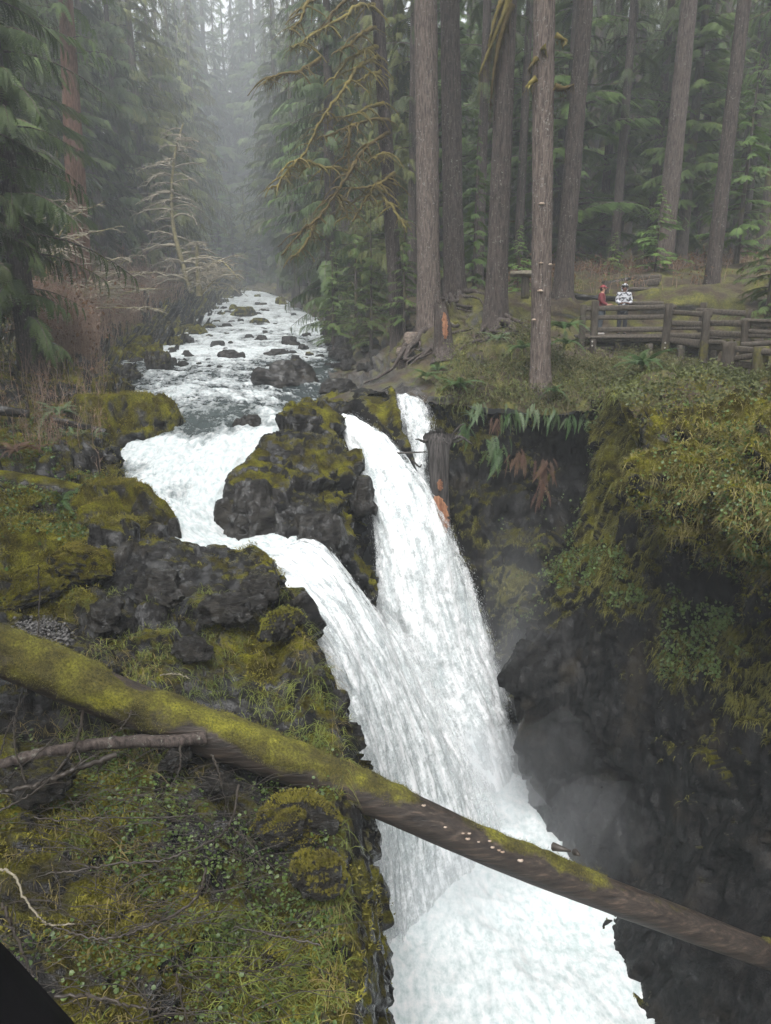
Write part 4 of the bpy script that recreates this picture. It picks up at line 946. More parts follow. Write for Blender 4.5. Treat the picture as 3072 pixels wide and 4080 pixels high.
wt = LBV[(LBV[:, 1] > 17.5) & (LBV[:, 1] < 27) & (pr[:, 0] > -200) & (pr[:, 0] < 420) & (LBN[:, 2] > .3)]
thicket('brush', sel, 4600, (.9, 3.4), M['twig_red'], 'reddish brown leafless thicket covering the left bank upstream', 51, ('dead_leaves', M['dead_leaf'], 'withered brown leaves caught in the left thicket'), 9000)
thicket('brush', wt, 420, (.5, 1.3), M['twig_red'], 'thin bare stems on the mossy left bank beside the falls', 52, ('dead_leaves', M['dead_leaf'], 'withered leaves on the stems of the mossy left bank'), 900)
pr2 = project(RBV)
sel = RBV[(RBV[:, 1] > 29.5) & (RBV[:, 1] < 42) & (pr2[:, 0] > 2020) & (pr2[:, 0] < 3200)]
thicket('brush', sel, 1300, (.4, 1.1), M['twig_red'], 'low brown undergrowth behind the railing', 53, ('dead_leaves', M['dead_leaf'], 'brown leaf litter in the undergrowth behind the railing'), 6000)
sel = RBV[(RBV[:, 1] > 20) & (RBV[:, 1] < 25) & (pr2[:, 0] > 1800) & (pr2[:, 0] < 2720) & (pr2[:, 1] > 1330)]
thicket('brush', sel, 1500, (.2, .7), M['twig_mossy'], 'tangled brown brush on the fern slope below the railing', 54, ('leaves', make_leaf('bramble leaves', (.045, .060, .015), (.17, .18, .05), .3, .6, 'pos'), 'small yellow-green leaves on the fern slope brush'), 24000, lean=.9)
# ============================================================ THINGS
def bank_Y(py): return float(np.interp(py, [2400, 2560, 2850, 3150, 3550, 4080], [10.6, 9.4, 8.0, 6.6, 5.4, 4.2]))
M['wood_dark'] = make_plain('dark weathered timber', (.030, .024, .019), .8, (.085, .070, .054), scale=5, stretch=(3, 3, 3))
M['wood_post'] = make_bark('mossy timber post', (.030, .025, .020), (.080, .068, .055), lic=.70, sc=(6, 6, 1.5), mossy=.10)
M['wood_orange'] = make_plain('raw orange wood', (.16, .065, .032), .8, (.34, .17, .095), scale=3, stretch=(6, 6, .8), bump=.8)
M['wood_wet'] = make_bark('wet grey split wood', (.012, .010, .010), (.085, .078, .074), lic=.8, sc=(14, 14, .9))
M['soil'] = make_plain('dark soil', (.016, .013, .010), .9, (.05, .04, .03))

def timber(name, p0, p1, w, h, mat, parent, seed=0, rough=.06, square=.55, taper=1., n=10, k=14):
    "a hewn post or rail: rounded-square section, uneven along its length, closed ends"
    p0 = np.array(p0, float); p1 = np.array(p1, float); d = norm(p1 - p0)
    ref = np.array([0, 0, 1.]) if abs(d[2]) < .8 else np.array([0, 1., 0])
    A = norm(np.cross(d, ref)); B = np.cross(A, d); r = np.random.default_rng(seed)
    a = np.arange(k) / k * 2 * math.pi; ca, sa = np.cos(a), np.sin(a)
    cx = np.sign(ca) * np.abs(ca) ** square * w / 2; cyy = np.sign(sa) * np.abs(sa) ** square * h / 2
    u = np.concatenate([[0], np.linspace(.012, .988, n - 2), [1]]); sc = np.ones(n); sc[0] = sc[-1] = .88
    V = []
    ph = r.uniform(0, 50)
    for i, t in enumerate(u):
        q = np.stack([ca * 1.3, sa * 1.3, np.full(k, t * np.linalg.norm(p1 - p0) * 1.5 + ph)], 1)
        s = sc[i] * (1 + rough * 2 * fbm(q, 1.0, 3, seed)) * (1 + (taper - 1) * t)
        V.append(p0 + (p1 - p0) * t + (cx * s)[:, None] * A + (cyy * s)[:, None] * B)
    V = np.concatenate(V + [p0[None], p1[None]])
    i = np.arange(n - 1)[:, None] * k; j = np.arange(k)[None]; j2 = (j + 1) % k
    Q = np.stack([i + j, i + j2, i + k + j2, i + k + j], -1).reshape(-1, 4)
    c0, c1 = n * k, n * k + 1; jj = np.arange(k); e = (n - 1) * k
    T = np.concatenate([np.stack([np.full(k, c0), (jj + 1) % k, jj], 1), np.stack([np.full(k, c1), e + jj, e + (jj + 1) % k], 1)])
    if parent is not None: V = local(V, parent)
    return link(name, mesh_np(name, V, [Q, T], mats=mat), parent)

# ---- the fallen log
def fallen_log():
    A = np.array([at(-420, 2495, 7.7), at(0, 2600, 7.8), at(500, 2800, 7.95), at(1000, 2985, 8.05), at(1536, 3195, 8.1), at(2000, 3400, 8.15), at(2500, 3595, 8.25), at(2950, 3765, 8.4), at(3080, 3815, 8.5)])
    n, k = 300, 64; P = catmull(A, np.linspace(0, len(A) - 1, n)); u = np.linspace(0, 1, n)
    R = np.interp(u, [0, .2, .5, .75, 1], [.26, .275, .235, .215, .19])
    T = norm(np.gradient(P, axis=0)); S = norm(np.cross(T, [0, 0, 1.])); U = np.cross(S, T)
    a = np.arange(k) / k * 2 * math.pi; L = u * 11.5
    q = np.stack(np.broadcast_arrays((np.cos(a) * .3)[None], (np.sin(a) * .3)[None], L[:, None]), -1)
    moss = np.sin(a)[None] * .5 + .75 * fbm(q, (2.4, 2.4, 1.3), 5, 5) + np.interp(u, [0, .3, .45, .50, .56, 1], [.40, .32, .26, .02, -.20, -.32])[:, None]
    moss += .25 * np.exp(-((u - .72) / .05) ** 2)[:, None]
    moss -= 1.1 * (np.exp(-((u[:, None] - .245) / .02) ** 2) * np.exp(-((a[None] - 1.9) / .5) ** 2))
    r = R[:, None] * (1 + .05 * fbm(q, (3, 3, 1), 4, 6) + .03 * fbm(q, (9, 9, 1.2), 3, 7, ridged=True)) + .035 * smooth(.35, .8, moss) * (1 + 1.6 * fbm(q, 5, 3, 8))
    r = r * (1 + .10 * np.exp(-((u - .345) / .025) ** 2))[:, None]
    V = P[:, None] + r[..., None] * (np.cos(a)[None, :, None] * S[:, None] + np.sin(a)[None, :, None] * U[:, None])
    e = empty('fallen_log', tuple(P[n // 2]), label='long fallen log bridging the gorge, mossy at left and bare brown at right', cat='log')
    i = np.arange(n - 1)[:, None] * k; j = np.arange(k)[None]; j2 = (j + 1) % k
    F = np.stack([i + j, i + j2, i + k + j2, i + k + j], -1).reshape(-1, 4)
    t = NT('log bark and moss'); co = t.coord('pos'); nz = t.noise(co, 4, 4)
    st = t.noise(t.n('Mapping', i_Vector=t.coord('pos'), i_Rotation=(0, .46, .05), i_Scale=(.9, 12, 12)).outputs[0], 1.5, 5, .65)
    bark = t.ramp(st, (.32, (.009, .0072, .006)), (.55, (.032, .024, .019)), (.72, (.085, .062, .046)))
    mk = t.ramp(t.math('ADD', t.attr('moss'), t.math('MULTIPLY', t.math('SUBTRACT', nz, .5), .8)), (.38, 0.), (.60, 1.))
    mc = moss_color(t, co, .85)
    h = t.math('ADD', t.math('MULTIPLY', st, .8), t.math('MULTIPLY', t.noise(co, 75, 3, .7), mk))
    mat = t.done(t.bsdf(t.mix(mk, bark, mc), t.mix(mk, (.6, .6, .6), (.95, .95, .95)), t.bump(h, .8, .03), spec=.35))
    link('trunk', mesh_np('trunk', local(V.reshape(-1, 3), e), F, {'moss': moss.ravel()}, mats=mat), e)
    # broken limb reaching down to the left
    z5 = lambda x, y, Y: np.array(at(x * .922, 2400 + y * .922, Y))
    B = path_pts([z5(890, 585, 7.75), z5(700, 600, 7.6), z5(560, 602, 7.5), z5(400, 615, 7.35), z5(250, 640, 7.2), z5(100, 672, 7.1), z5(-60, 720, 7.0)], 60)
    B += RNG.normal(0, .006, B.shape); v, f = many_tubes(B[None], (np.linspace(.075, .055, 60) * (1 + .15 * RNG.random(60)))[None], 12)
    link('broken_limb', mesh_np('broken_limb', local(v, e), f, mats=M['bark_dark']), e)
    for i, ((x0, y0), (x1, y1), rr) in enumerate([((375, 1085), (383, 1102), .03), ((525, 1120), (543, 1185), .035), ((725, 1055), (800, 1075), .06), ((820, 1080), (840, 1095), .05)]):
        z6 = lambda x, y, Y: np.array(at(1536 + x * .922, 2400 + y * .922, Y))
        v, f = many_tubes(path_pts([z6(x0, y0, 8.1), z6((x0 + x1) / 2, (y0 + y1) / 2, 8.02), z6(x1, y1, 8.0)], 6)[None], np.linspace(rr, rr * .25, 6)[None], 7)
        link('stub', mesh_np('stub', local(v, e), f, mats=M['twig_dark']), e)
    for x, y, s in ((335, 997, .022), (362, 997, .026), (355, 1020, .035), (402, 1034, .020), (450, 1030, .026), (462, 1057, .030), (490, 1070, .026), (505, 1077, .030), (582, 1113, .042), (165, 876, .03), (258, 970, .026)):
        p = np.array(at(1536 + x * .922, 2400 + y * .922, 7.83)); bracket(e, p, np.array([.1, -1, 0]), s)
    # moss fur
    m = moss.ravel(); VV = V.reshape(-1, 3); ii = np.where(m > .42)[0]; c = RNG.choice(ii, 26000); nn = norm(VV - np.repeat(P, k, 0))[c]
    fur(VV[c] + RNG.normal(0, .012, (26000, 3)), nn, .012, .030, M['fur_log'], 'moss_fur', e)
    return e, V, P
def fur(O, N, l0, l1, mat, name, parent=None, label=None, droop=.25, width=.16):
    n = len(O); D = N + RNG.normal(0, .55, (n, 3)) + np.array([0, 0, -droop])
    TV = np.array([[0, -.5, 0], [0, .5, 0], [1, 0, 0.]]); TF = np.array([[0, 1, 2]])
    L = RNG.uniform(l0, l1, n)
    V, F = stamp(TV, TF, O, D, RNG.normal(0, 1, (n, 3)), np.stack([L, L * width * 2, L], 1))
    if parent is not None: V = local(V, parent)
    return link(name, mesh_np(name, V, F, mats=mat, smoothed=False), parent, label=label, kind='stuff')
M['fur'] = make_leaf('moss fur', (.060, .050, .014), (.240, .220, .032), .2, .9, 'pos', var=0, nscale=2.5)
M['fur_dark'] = make_leaf('dark olive moss fur', (.050, .052, .012), (.150, .145, .030), .2, .9, 'pos', var=0, nscale=2.5)  # darker olive moss of the gorge wall, its own colour
M['straw'] = make_leaf('straw coloured grass', (.085, .075, .022), (.27, .22, .085), .3, .8, 'pos', var=0, nscale=1.5)
M['grass'] = make_leaf('green grass', (.055, .080, .014), (.20, .22, .045), .3, .6, 'pos', var=0, nscale=1.5)
M['clover'] = make_leaf('clover leaves', (.030, .062, .016), (.105, .165, .045), .3, .4, 'pos', var=0, nscale=3)
M['fur_log'] = make_leaf('log moss fur', (.040, .034, .012), (.160, .138, .030), .2, .9, 'pos', var=0, nscale=3.5)
LOG, LOGV, LOGP = fallen_log()

# ---- ground cover
def pick(Vv, mask, n):
    i = np.where(mask)[0]; return i[RNG.integers(0, len(i), n)]
prL = project(LBV); prH = project(HMV); prG = project(GWV); prR = project(RBV)
inL = (prL[:, 0] > -150) & (prL[:, 0] < 3200) & (prL[:, 1] < 4250)
i = pick(LBV, inL & (LBM + .25 * fbm(LBV, 2.2, 3, 88) > .58) & (LBV[:, 1] < 24) & (LBV[:, 1] > 2), 90000)
sc_ = np.clip(LBV[i, 1:2] / 9, .7, 2)
fur(LBV[i] + RNG.normal(0, .03, (len(i), 3)) * sc_, LBN[i], .02, .075, M['fur'], 'moss', label='yellow-green moss carpeting the left bank')
def blades(name, O, N, L, w, mat, label, sag=1., spread=.6, m=5, parent=None):
    n = len(O); D = norm(N + RNG.normal(0, spread, (n, 3)) + [0, 0, .25]); u = np.linspace(0, 1, m)
    P = O[:, None] + D[:, None] * (L[:, None] * u)[..., None]; P[..., 2] -= sag * L[:, None] * u ** 2
    V, F = many_tubes(P, w * (1 - .85 * u)[None] * (L / L.mean())[:, None], 2)
    return link(name, mesh_np(name, V, F, mats=mat), parent, label=label, kind='stuff')
i = pick(LBV, inL & (LBM > .25) & (LBV[:, 1] < 13) & (LBV[:, 1] > 2) & (prL[:, 1] > 2350) & (prL[:, 0] > 250) & (prL[:, 0] < 1370) & (fbm(LBV, .8, 3, 78) > -.05), 900)
i = np.repeat(i, 9); blades('grass', LBV[i] + RNG.normal(0, .05, (len(i), 3)), LBN[i], RNG.uniform(.12, .42, len(i)), .004, M['grass'], 'thin arching grass blades on the left foreground bank')
i = pick(LBV, inL & (LBV[:, 1] < 13) & (LBV[:, 1] > 2) & (prL[:, 1] > 2400) & (prL[:, 0] < 1370) & (fbm(LBV, .7, 3, 79) > .0), 420)
i = np.repeat(i, 7); blades('dry_grass', LBV[i] + RNG.normal(0, .05, (len(i), 3)), LBN[i], RNG.uniform(.15, .45, len(i)), .004, M['straw'], 'dry straw-coloured grass on the left foreground bank')
TVc = np.array([[0, 0, 0], [.35, .45, .05], [.9, .38, .0], [1.0, 0, -.06], [.9, -.38, 0], [.35, -.45, .05]]); TFc = np.array([[0, 1, 2], [0, 2, 3], [0, 3, 4], [0, 4, 5]])
dens = fbm(LBV, .9, 3, 77)
i = pick(LBV, inL & (LBV[:, 1] < 8.6) & (LBV[:, 1] > 2.2) & (prL[:, 1] > 2950) & (prL[:, 0] < 1330) & (dens > .0) & (LBN[:, 2] > .1), 9500)
V, F = stamp(TVc, TFc, LBV[i] + LBN[i] * RNG.uniform(.01, .09, (len(i), 1)) + RNG.normal(0, .05, (len(i), 3)), RNG.normal(0, 1, (len(i), 3)) * [1, 1, .3], LBN[i] + RNG.normal(0, .45, (len(i), 3)), RNG.uniform(.20, 1, len(i)) ** 1.5 * .040 + .008)
link('clover', mesh_np('clover', V, F, mats=M['clover'], smoothed=False), label='small round green leaves spread over the left foreground bank', kind='stuff')
i = pick(LBV, inL & (LBV[:, 1] > 11) & (LBV[:, 1] < 20) & (prL[:, 0] < 420) & (dens > -.1), 3500)
V, F = stamp(TVc, TFc, LBV[i] + LBN[i] * RNG.uniform(.01, .12, (len(i), 1)), RNG.normal(0, 1, (len(i), 3)), LBN[i] + RNG.normal(0, .5, (len(i), 3)), RNG.uniform(.04, .075, len(i)))
link('clover', mesh_np('clover', V, F, mats=M['clover'], smoothed=False), label='low green leaves on the mossy slope left of the rapids', kind='stuff')
# shaggy grass on the overhang
inH = (prH[:, 0] < 3250)
i = pick(HMV, inH & (HMN[:, 2] > -.2), 20000)
blades('hanging_grass', HMV[i] + RNG.normal(0, .03, (len(i), 3)), HMN[i], RNG.uniform(.06, .24, len(i)), .005, M['straw'], 'straw-coloured grass combed down over the mossy overhang', sag=.8, spread=.55)
i = pick(HMV, inH, 30000)
fur(HMV[i], HMN[i], .03, .09, M['fur'], 'moss', label='green moss under the grass of the overhang')
i = pick(HMV, inH & (HMN[:, 1] < .2) & (fbm(HMV, .8, 3, 9) > -.1), 4200)
V, F = stamp(TVc, TFc, HMV[i] + HMN[i] * RNG.uniform(.05, .14, (len(i), 1)), RNG.normal(0, 1, (len(i), 3)) + [0, 0, -.5], HMN[i] + RNG.normal(0, .5, (len(i), 3)), RNG.uniform(.03, .06, len(i)))
link('clover', mesh_np('clover', V, F, mats=M['clover'], smoothed=False), label='round leaves dangling from the mossy overhang', kind='stuff')
# combed moss on the slanting wall
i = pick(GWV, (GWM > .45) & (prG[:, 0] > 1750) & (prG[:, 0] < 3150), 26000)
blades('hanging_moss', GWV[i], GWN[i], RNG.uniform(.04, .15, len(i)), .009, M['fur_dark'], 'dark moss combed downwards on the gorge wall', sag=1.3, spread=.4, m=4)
i = pick(GWV, (GWM > .3) & (prG[:, 0] > 1900) & (prG[:, 0] < 3150) & (prG[:, 1] < 2700) & (fbm(GWV, .7, 3, 19) > .12), 2600)
V, F = stamp(TVc, TFc, GWV[i] + GWN[i] * RNG.uniform(.03, .12, (len(i), 1)), RNG.normal(0, 1, (len(i), 3)) + [0, 0, -.6], GWN[i] + RNG.normal(0, .5, (len(i), 3)), RNG.uniform(.04, .08, len(i)))
link('clover', mesh_np('clover', V, F, mats=M['clover'], smoothed=False), label='scattered small leaves clinging to the gorge wall', kind='stuff')
# vegetation spilling over the right brink
i = pick(RBV, (RBV[:, 1] < 26) & (RBV[:, 1] > 12) & (prR[:, 0] > 1740) & (prR[:, 0] < 3150), 12000)
V, F = stamp(TVc, TFc, RBV[i] + RBN[i] * RNG.uniform(.03, .35, (len(i), 1)), RNG.normal(0, 1, (len(i), 3)), RBN[i] + RNG.normal(0, .6, (len(i), 3)), RNG.uniform(.04, .09, len(i)))
link('clover', mesh_np('clover', V, F, mats=make_leaf('olive ground leaves', (.035, .045, .014), (.125, .130, .040), .3, .6, 'pos', var=0, nscale=1.5), smoothed=False), label='low leafy ground cover on the right bank below the railing', kind='stuff')
i = pick(RBV, (RBV[:, 1] < 21) & (RBV[:, 1] > 12) & (prR[:, 0] > 2400) & (prR[:, 0] < 3200), 9000)
fur(RBV[i], RBN[i], .04, .12, M['fur'], 'moss', label='moss around the feet of the nearest log railing')
i = pick(RBV, (RBV[:, 1] < 24) & (RBV[:, 1] > 17) & (prR[:, 0] > 1740) & (prR[:, 0] < 2800) & ((prR[:, 1] < 1575) | (fbm(RBV, 1.3, 2, 5) > .15)), 9000)
blades('grass', RBV[i] + RNG.normal(0, .06, (len(i), 3)), RBN[i], RNG.uniform(.12, .45, len(i)), .011, M['grass'], 'rank grass and moss on the fern slope above the alcove', sag=1.3)

# ---- boulders
def boulder_mesh(seed, sub=4, amp=.34):
    import bmesh
    bm = bmesh.new(); bmesh.ops.create_icosphere(bm, subdivisions=sub, radius=1.0)
    V = np.array([v.co[:] for v in bm.verts]); F = np.array([[l.index for l in f.verts] for f in bm.faces]); bm.free()
    d = facets(V + seed * 3.7, .95, seed, 1.0) * amp + fbm(V, 1.3, 3, seed + 3) * amp * .9 + facets(V + 9, 2.6, seed + 8, 1.0) * .07 + fbm(V, 5, 3, seed + 4) * .05
    V = V * (1 + d)[:, None]; V[:, 2] = np.where(V[:, 2] > 0, V[:, 2], V[:, 2] * .5)
    V[:, 2] = np.minimum(V[:, 2], .9 + .1 * V[:, 2])
    return mesh_np('boulder', V, F, mats=M['boulder'])
BM = [boulder_mesh(s, 5 if s in (1, 2, 3) else 4) for s in range(7)]
BMP = []
for s in range(3):
    m = boulder_mesh(20 + s, 3); m.materials.clear(); m.materials.append(M['boulder_pale']); BMP.append(m)
RY = [(1126, 172), (1166, 112), (1230, 79), (1301, 58), (1364, 45.3), (1400, 39.5), (1450, 33.6), (1505, 29.6), (1550, 27), (1610, 23.8), (1650, 22.3)]
def river_Y(py): return float(np.interp(py, [a for a, b in RY], [b for a, b in RY]))
def boulder(px, py, w, h, moss, label, Y=None, group=None, v=None, rot=None, deep=.8, name='boulder', pale=False, sink=.25):
    Y = Y or river_Y(py); p = np.array(at(px, py, Y)); W = depth_px(p, w) / 2; H = depth_px(p, h)
    me = (BMP if pale else BM)[(v if v is not None else int(px * 7 + py)) % (3 if pale else 7)]
    o = link(name, me, label=label, cat='boulder', group=group); o['mossy'] = float(moss)
    o.location = (p[0], Y + W * deep * .8, p[2] - H * .05); o.scale = (W * .92, W * deep, H * .98)
    o.rotation_euler = (0, 0, (px * 1.7 + py) % 6.28 if rot is None else rot)
    if w > 120 and moss > .45:
        V = np.array([v_.co[:] for v_ in me.vertices]); N = np.array([v_.normal[:] for v_ in me.vertices]); ii = np.where(N[:, 2] + .5 * fbm(V, 2.5, 3, 4) > .35)[0]
        k_ = RNG.choice(ii, 7000); D = N[k_] + RNG.normal(0, .5, (7000, 3)); S = RNG.uniform(.02, .05, 7000) / W
        v2, f2 = stamp(np.array([[0, -.2, 0], [0, .2, 0], [1, 0, 0.]]), np.array([[0, 1, 2]]), V[k_] + RNG.normal(0, .012, (7000, 3)), D, RNG.normal(0, 1, (7000, 3)), S)
        link('moss', mesh_np('moss', v2, f2, mats=M['fur'], smoothed=False), o, kind='stuff')
    return o
big = [
 (1144, 1533, 224, 100, .25, 'large brown-grey boulder with one mossy shoulder above the rapids', 0, .4),
 (628, 1478, 96, 84, .62, 'tall moss-capped boulder standing in the left rapids', 1, None), (495, 1515, 136, 70, .45, 'wedge-shaped dark boulder touching the left shore', 2, None),
 (523, 1424, 98, 52, .95, 'long moss-covered boulder at the left shore, nearest of the mossy row', 3, None), (565, 1378, 96, 42, .98, 'bright moss mound upstream of the mossy left row', 4, None),
 (607, 1412, 80, 42, .85, 'moss boulder just behind the tall moss-capped one', 5, None), (739, 1420, 46, 25, .0, 'small black stone in midstream left of the white-streaked one', 6, None),
 (908, 1430, 92, 38, .12, 'black white-streaked boulder alone in midstream', 0, None), (967, 1268, 94, 48, .75, 'mossy humped boulder in the middle of the far rapids', 1, None),
 (928, 1236, 40, 24, .95, 'little mossy boulder just upstream of the humped one', 2, None), (1030, 1292, 70, 26, .75, 'flat mossy boulder right of the humped far boulder', 3, None),
 (904, 1305, 62, 17, .05, 'flat dark slab below the humped far boulder', 4, None), (1024, 1260, 40, 17, .25, 'dark stone tucked right of the humped far boulder', 5, None),
 (910, 1250, 38, 14, .0, 'dark low stone tucked left of the humped far boulder', 6, None), (1050, 1244, 52, 15, .35, 'thin dark ledge upstream right of the humped boulder', 0, None),
 (862, 1385, 52, 28, .02, 'dark stone at the lip of the middle cascade', 1, None), (1036, 1358, 58, 25, .05, 'round wet stone in the middle cascade right of centre', 2, None),
 (991, 1349, 32, 18, .0, 'little pointed stone atop the middle cascade', 3, None), (1153, 1380, 92, 42, .15, 'jagged dark rock at the right end of the middle cascade', 4, None),
 (1219, 1345, 42, 20, .0, 'black stone beyond the jagged right-hand rock', 5, None), (1090, 1417, 92, 28, .1, 'low dark ledge rock below the jagged right-hand one', 6, None),
 (1204, 1393, 58, 23, .0, 'grey rounded stone by the right shore rocks', 0, None), (784, 1333, 76, 30, .92, 'mossy boulder at the left of the middle cascade', 1, None),
 (694, 1372, 66, 34, .82, 'mossy rock in the left shallows below the cascade edge', 2, None), (744, 1366, 58, 27, .2, 'bare dark rock beside the mossy one in the left shallows', 3, None),
 (667, 1302, 70, 34, .97, 'green boulder on the left shore below the pale alder', 4, None), (637, 1321, 52, 28, .97, 'smaller green boulder beside the left shore mound', 5, None),
 (694, 1278, 58, 27, .97, 'farthest green boulder on the left shore pile', 6, None), (832, 1309, 52, 20, .72, 'mossy stone in midstream above the middle cascade', 0, None),
 (1300, 1294, 46, 30, .2, 'dark boulder under the overhanging hemlock', 1, None), (1306, 1342, 72, 40, .05, 'black boulder at the foot of the right bank', 2, None),
 (535, 1324, 40, 27, 1.0, 'single yellow-green moss lump inside the brown thicket edge', 3, None), (1120, 1216, 64, 32, .92, 'mossy yellow rock on the far right shore', 4, None),
 (1024, 1186, 28, 14, .9, 'tiny mossy stone far up the rapids', 5, None), (748, 1309, 46, 20, .92, 'mossy stone behind the cascade on the left', 6, None), (590, 1334, 40, 26, .95, 'moss rock between the shore mounds and the thicket', 0, None),
 (676, 1456, 44, 32, .02, 'dark rock leaning on the tall moss-capped boulder', 1, None), (724, 1453, 52, 16, .0, 'low wet stone right of the tall moss-capped boulder', 2, None),
 (345, 1500, 130, 44, .9, 'low moss bank boulder left of the wedge-shaped one', 3, None), (1180, 1440, 60, 26, .1, 'small dark rock behind the large brown-grey boulder', 4, None), (1232, 1425, 36, 24, .7, 'small mossy rock behind the large brown-grey boulder', 5, None)]
for px, py, w, h, m, lb, v, rot in big: boulder(px, py, w, h, m, lb, v=v, rot=rot)
g = 'small stones breaking the rapids'; lb = 'small wet dark stone breaking the surface of the rapids'
for k in range(60):
    py = random.choice([random.uniform(1172, 1290), random.uniform(1290, 1400), random.uniform(1400, 1470)]); Y = river_Y(py)
    lo = np.interp(py, [1166, 1230, 1303, 1372, 1412, 1470], [910, 860, 760, 610, 500, 430]); hi = np.interp(py, [1166, 1230, 1303, 1372, 1412, 1470], [1060, 1200, 1310, 1380, 1380, 1370])
    px = random.uniform(lo, hi); w = random.uniform(16, 42); boulder(px, py, w, w * random.uniform(.28, .5), random.choice([0, 0, 0, .5]), lb, group=g)
g = 'rubble along the left shore'; lb = 'small mossy cobble in the rubble along the left shore'
for k in range(26):
    t = random.random(); py = 1290 + 190 * t; px = np.interp(py, [1290, 1340, 1400, 1480], [720, 640, 540, 430]) + random.uniform(-40, 70); w = random.uniform(20, 46)
    boulder(px, py, w, w * random.uniform(.4, .65), random.choice([.95, .8, .3, 0]), lb, group=g)
g = 'wet rocks at the right shore'; lb = 'wet dark rock in the jumble on the right shore'
for k in range(24):
    px = random.uniform(1330, 1690); py = 1400 + (px - 1330) * .16 + random.uniform(-40, 60); w = random.uniform(30, 80)
    boulder(px, py, w, w * random.uniform(.4, .7), random.choice([.2, 0, .4]), lb, Y=float(np.interp(py, [1360, 1450, 1540], [36, 29.5, 26])), group=g)
for px, py, w, h, lb in ((1639, 1362, 62, 40, 'pale tan rock high on the slope left of the broken stump'), (1612, 1420, 60, 40, 'pale rock lowest of the tan rocks by the stump, beside the slope foot'), (1606, 1472, 48, 50, 'upright pale rock above the thin right fall'), (1690, 1420, 44, 44, 'brownish pale rock next to the broken stump')):
    boulder(px, py, w, h, .1, lb, Y=26.5, pale=True)
boulder(440, 2170, 380, 240, .80, 'big cube-like moss-covered rock on the left brink', Y=15.0, v=3, rot=.5, deep=.8, sink=0)
boulder(655, 2210, 130, 140, .30, 'dark cracked rock wedged beside the big moss-covered one', Y=15.1, v=5, rot=1.1)
boulder(560, 2190, 130, 110, .85, 'bright green moss cushion in front of the cube-like rock', Y=14.7, v=6)
boulder(475, 1785, 360, 215, .78, 'broad moss-draped outcrop jutting into the left of the rapids', Y=19.6, v=1, rot=2.2, deep=.9)
boulder(850, 2250, 210, 60, .35, 'angular mossy rock on the near edge of the chute', Y=13.9, v=2)
boulder(1020, 2310, 170, 80, .50, 'mossy block at the corner where the main chute drops', Y=13.2, v=4)
boulder(660, 1885, 90, 26, .0, 'dark stone poking from the foam at the left of the pool', Y=17.9, v=0)
boulder(980, 1712, 110, 60, .0, 'black rock splitting the water above the pool', Y=20.6, v=6)
boulder(1340, 1560, 130, 50, .1, 'glossy rock shelf piece behind the island top', Y=25.0, v=3)
boulder(1440, 2010, 110, 120, .35, 'steep block on the island side facing the middle chute', Y=17.9, v=5)
boulder(1010, 2110, 260, 200, .12, 'dark rounded front of the island standing in the white water', Y=15.9, v=2, rot=.9)
boulder(1270, 2180, 190, 130, .05, 'black wet block at the island corner beside the main lip', Y=15.3, v=1, rot=2.0)

for k, (px, py, w, h, ms, Y, v, lb) in enumerate((
  (640, 2400, 250, 90, .12, 11.4, 4, 'dark angular ledge in the middle of the wet rock shelf'), (900, 2480, 230, 90, .22, 11.0, 0, 'wet slanted slab above the log on the rock shelf'), (420, 2500, 220, 80, .10, 10.6, 5, 'glossy dark slab right of the gravel patch'),
  (1120, 2540, 200, 90, .50, 10.6, 6, 'moss-topped rock near the brink above the log'), (760, 2620, 170, 60, .05, 10.0, 2, 'low glossy stone just behind the log'), (1040, 2390, 180, 80, .30, 11.9, 1, 'cracked mossy rock below the chute corner'),
  (1180, 3345, 280, 130, .50, 7.5, 3, 'rounded dark mossy boulder under the log at the cliff edge'), (1260, 3560, 220, 120, .55, 6.7, 5, 'moss-grown rock low on the cliff edge below the log'), (860, 3160, 150, 60, .05, 7.7, 4, 'wet grey stones under the middle of the log'),
  (700, 3050, 130, 60, .0, 8.0, 0, 'shiny wet stone in the shade beneath the log'), (150, 3180, 260, 90, .35, 6.9, 1, 'dark rock under the lying branch at the left edge'), (300, 2300, 260, 90, .9, 12.4, 3, 'low cushion of bright moss above the gravel patch'), (130, 2380, 240, 90, .85, 11.6, 2, 'mossy hummock at the left edge above the log'))):
    o = boulder(px, py, w, h, ms, lb, Y=Y - .45, v=v, deep=.6); o.location.z += o.scale[2] * .30; o.location.y -= o.scale[1] * .25

# ---- ferns
M['fern'] = make_leaf('sword fern', (.030, .062, .018), (.085, .145, .045), .3, .45, var=.2)
M['fern_pale'] = make_leaf('pale fern', (.07, .11, .05), (.16, .22, .11), .3, .5, var=.2)
M['fern_dead'] = make_leaf('dead brown fern', (.050, .026, .016), (.125, .068, .042), .2, .8, var=.2)
def frond_mesh(mat, sag, seed):
    r = np.random.default_rng(seed); n = 24; V = []; F = []; u = np.linspace(0, 1, n + 1)
    P = np.stack([u * (1 - .12 * sag), .05 * np.sin(u * 3 + seed), .55 * u - (.35 + .55 * sag) * u ** 2], 1)
    v, f = many_tubes(P[None], (.010 * (1 - .8 * u))[None], 3)
    for i in range(2, n + 1):
        L = .115 * math.sin(math.pi * (.10 + .90 * u[i]) ** .8) + .012; t = norm(P[i] - P[i - 1])
        for s in (-1, 1):
            b = len(V); d = np.array([.25, s, -.22 + r.normal(0, .06)]) * L
            V += [P[i] - t * .017, P[i] + t * .017, P[i] + d * .6 + t * .016, P[i] + d]; F.append((b, b + 1, b + 2, b + 3))
    VV, FF = merge([(v, f), (np.array(V), np.array(F))]); return mesh_np('frond', VV, FF, mats=mat, smoothed=False)
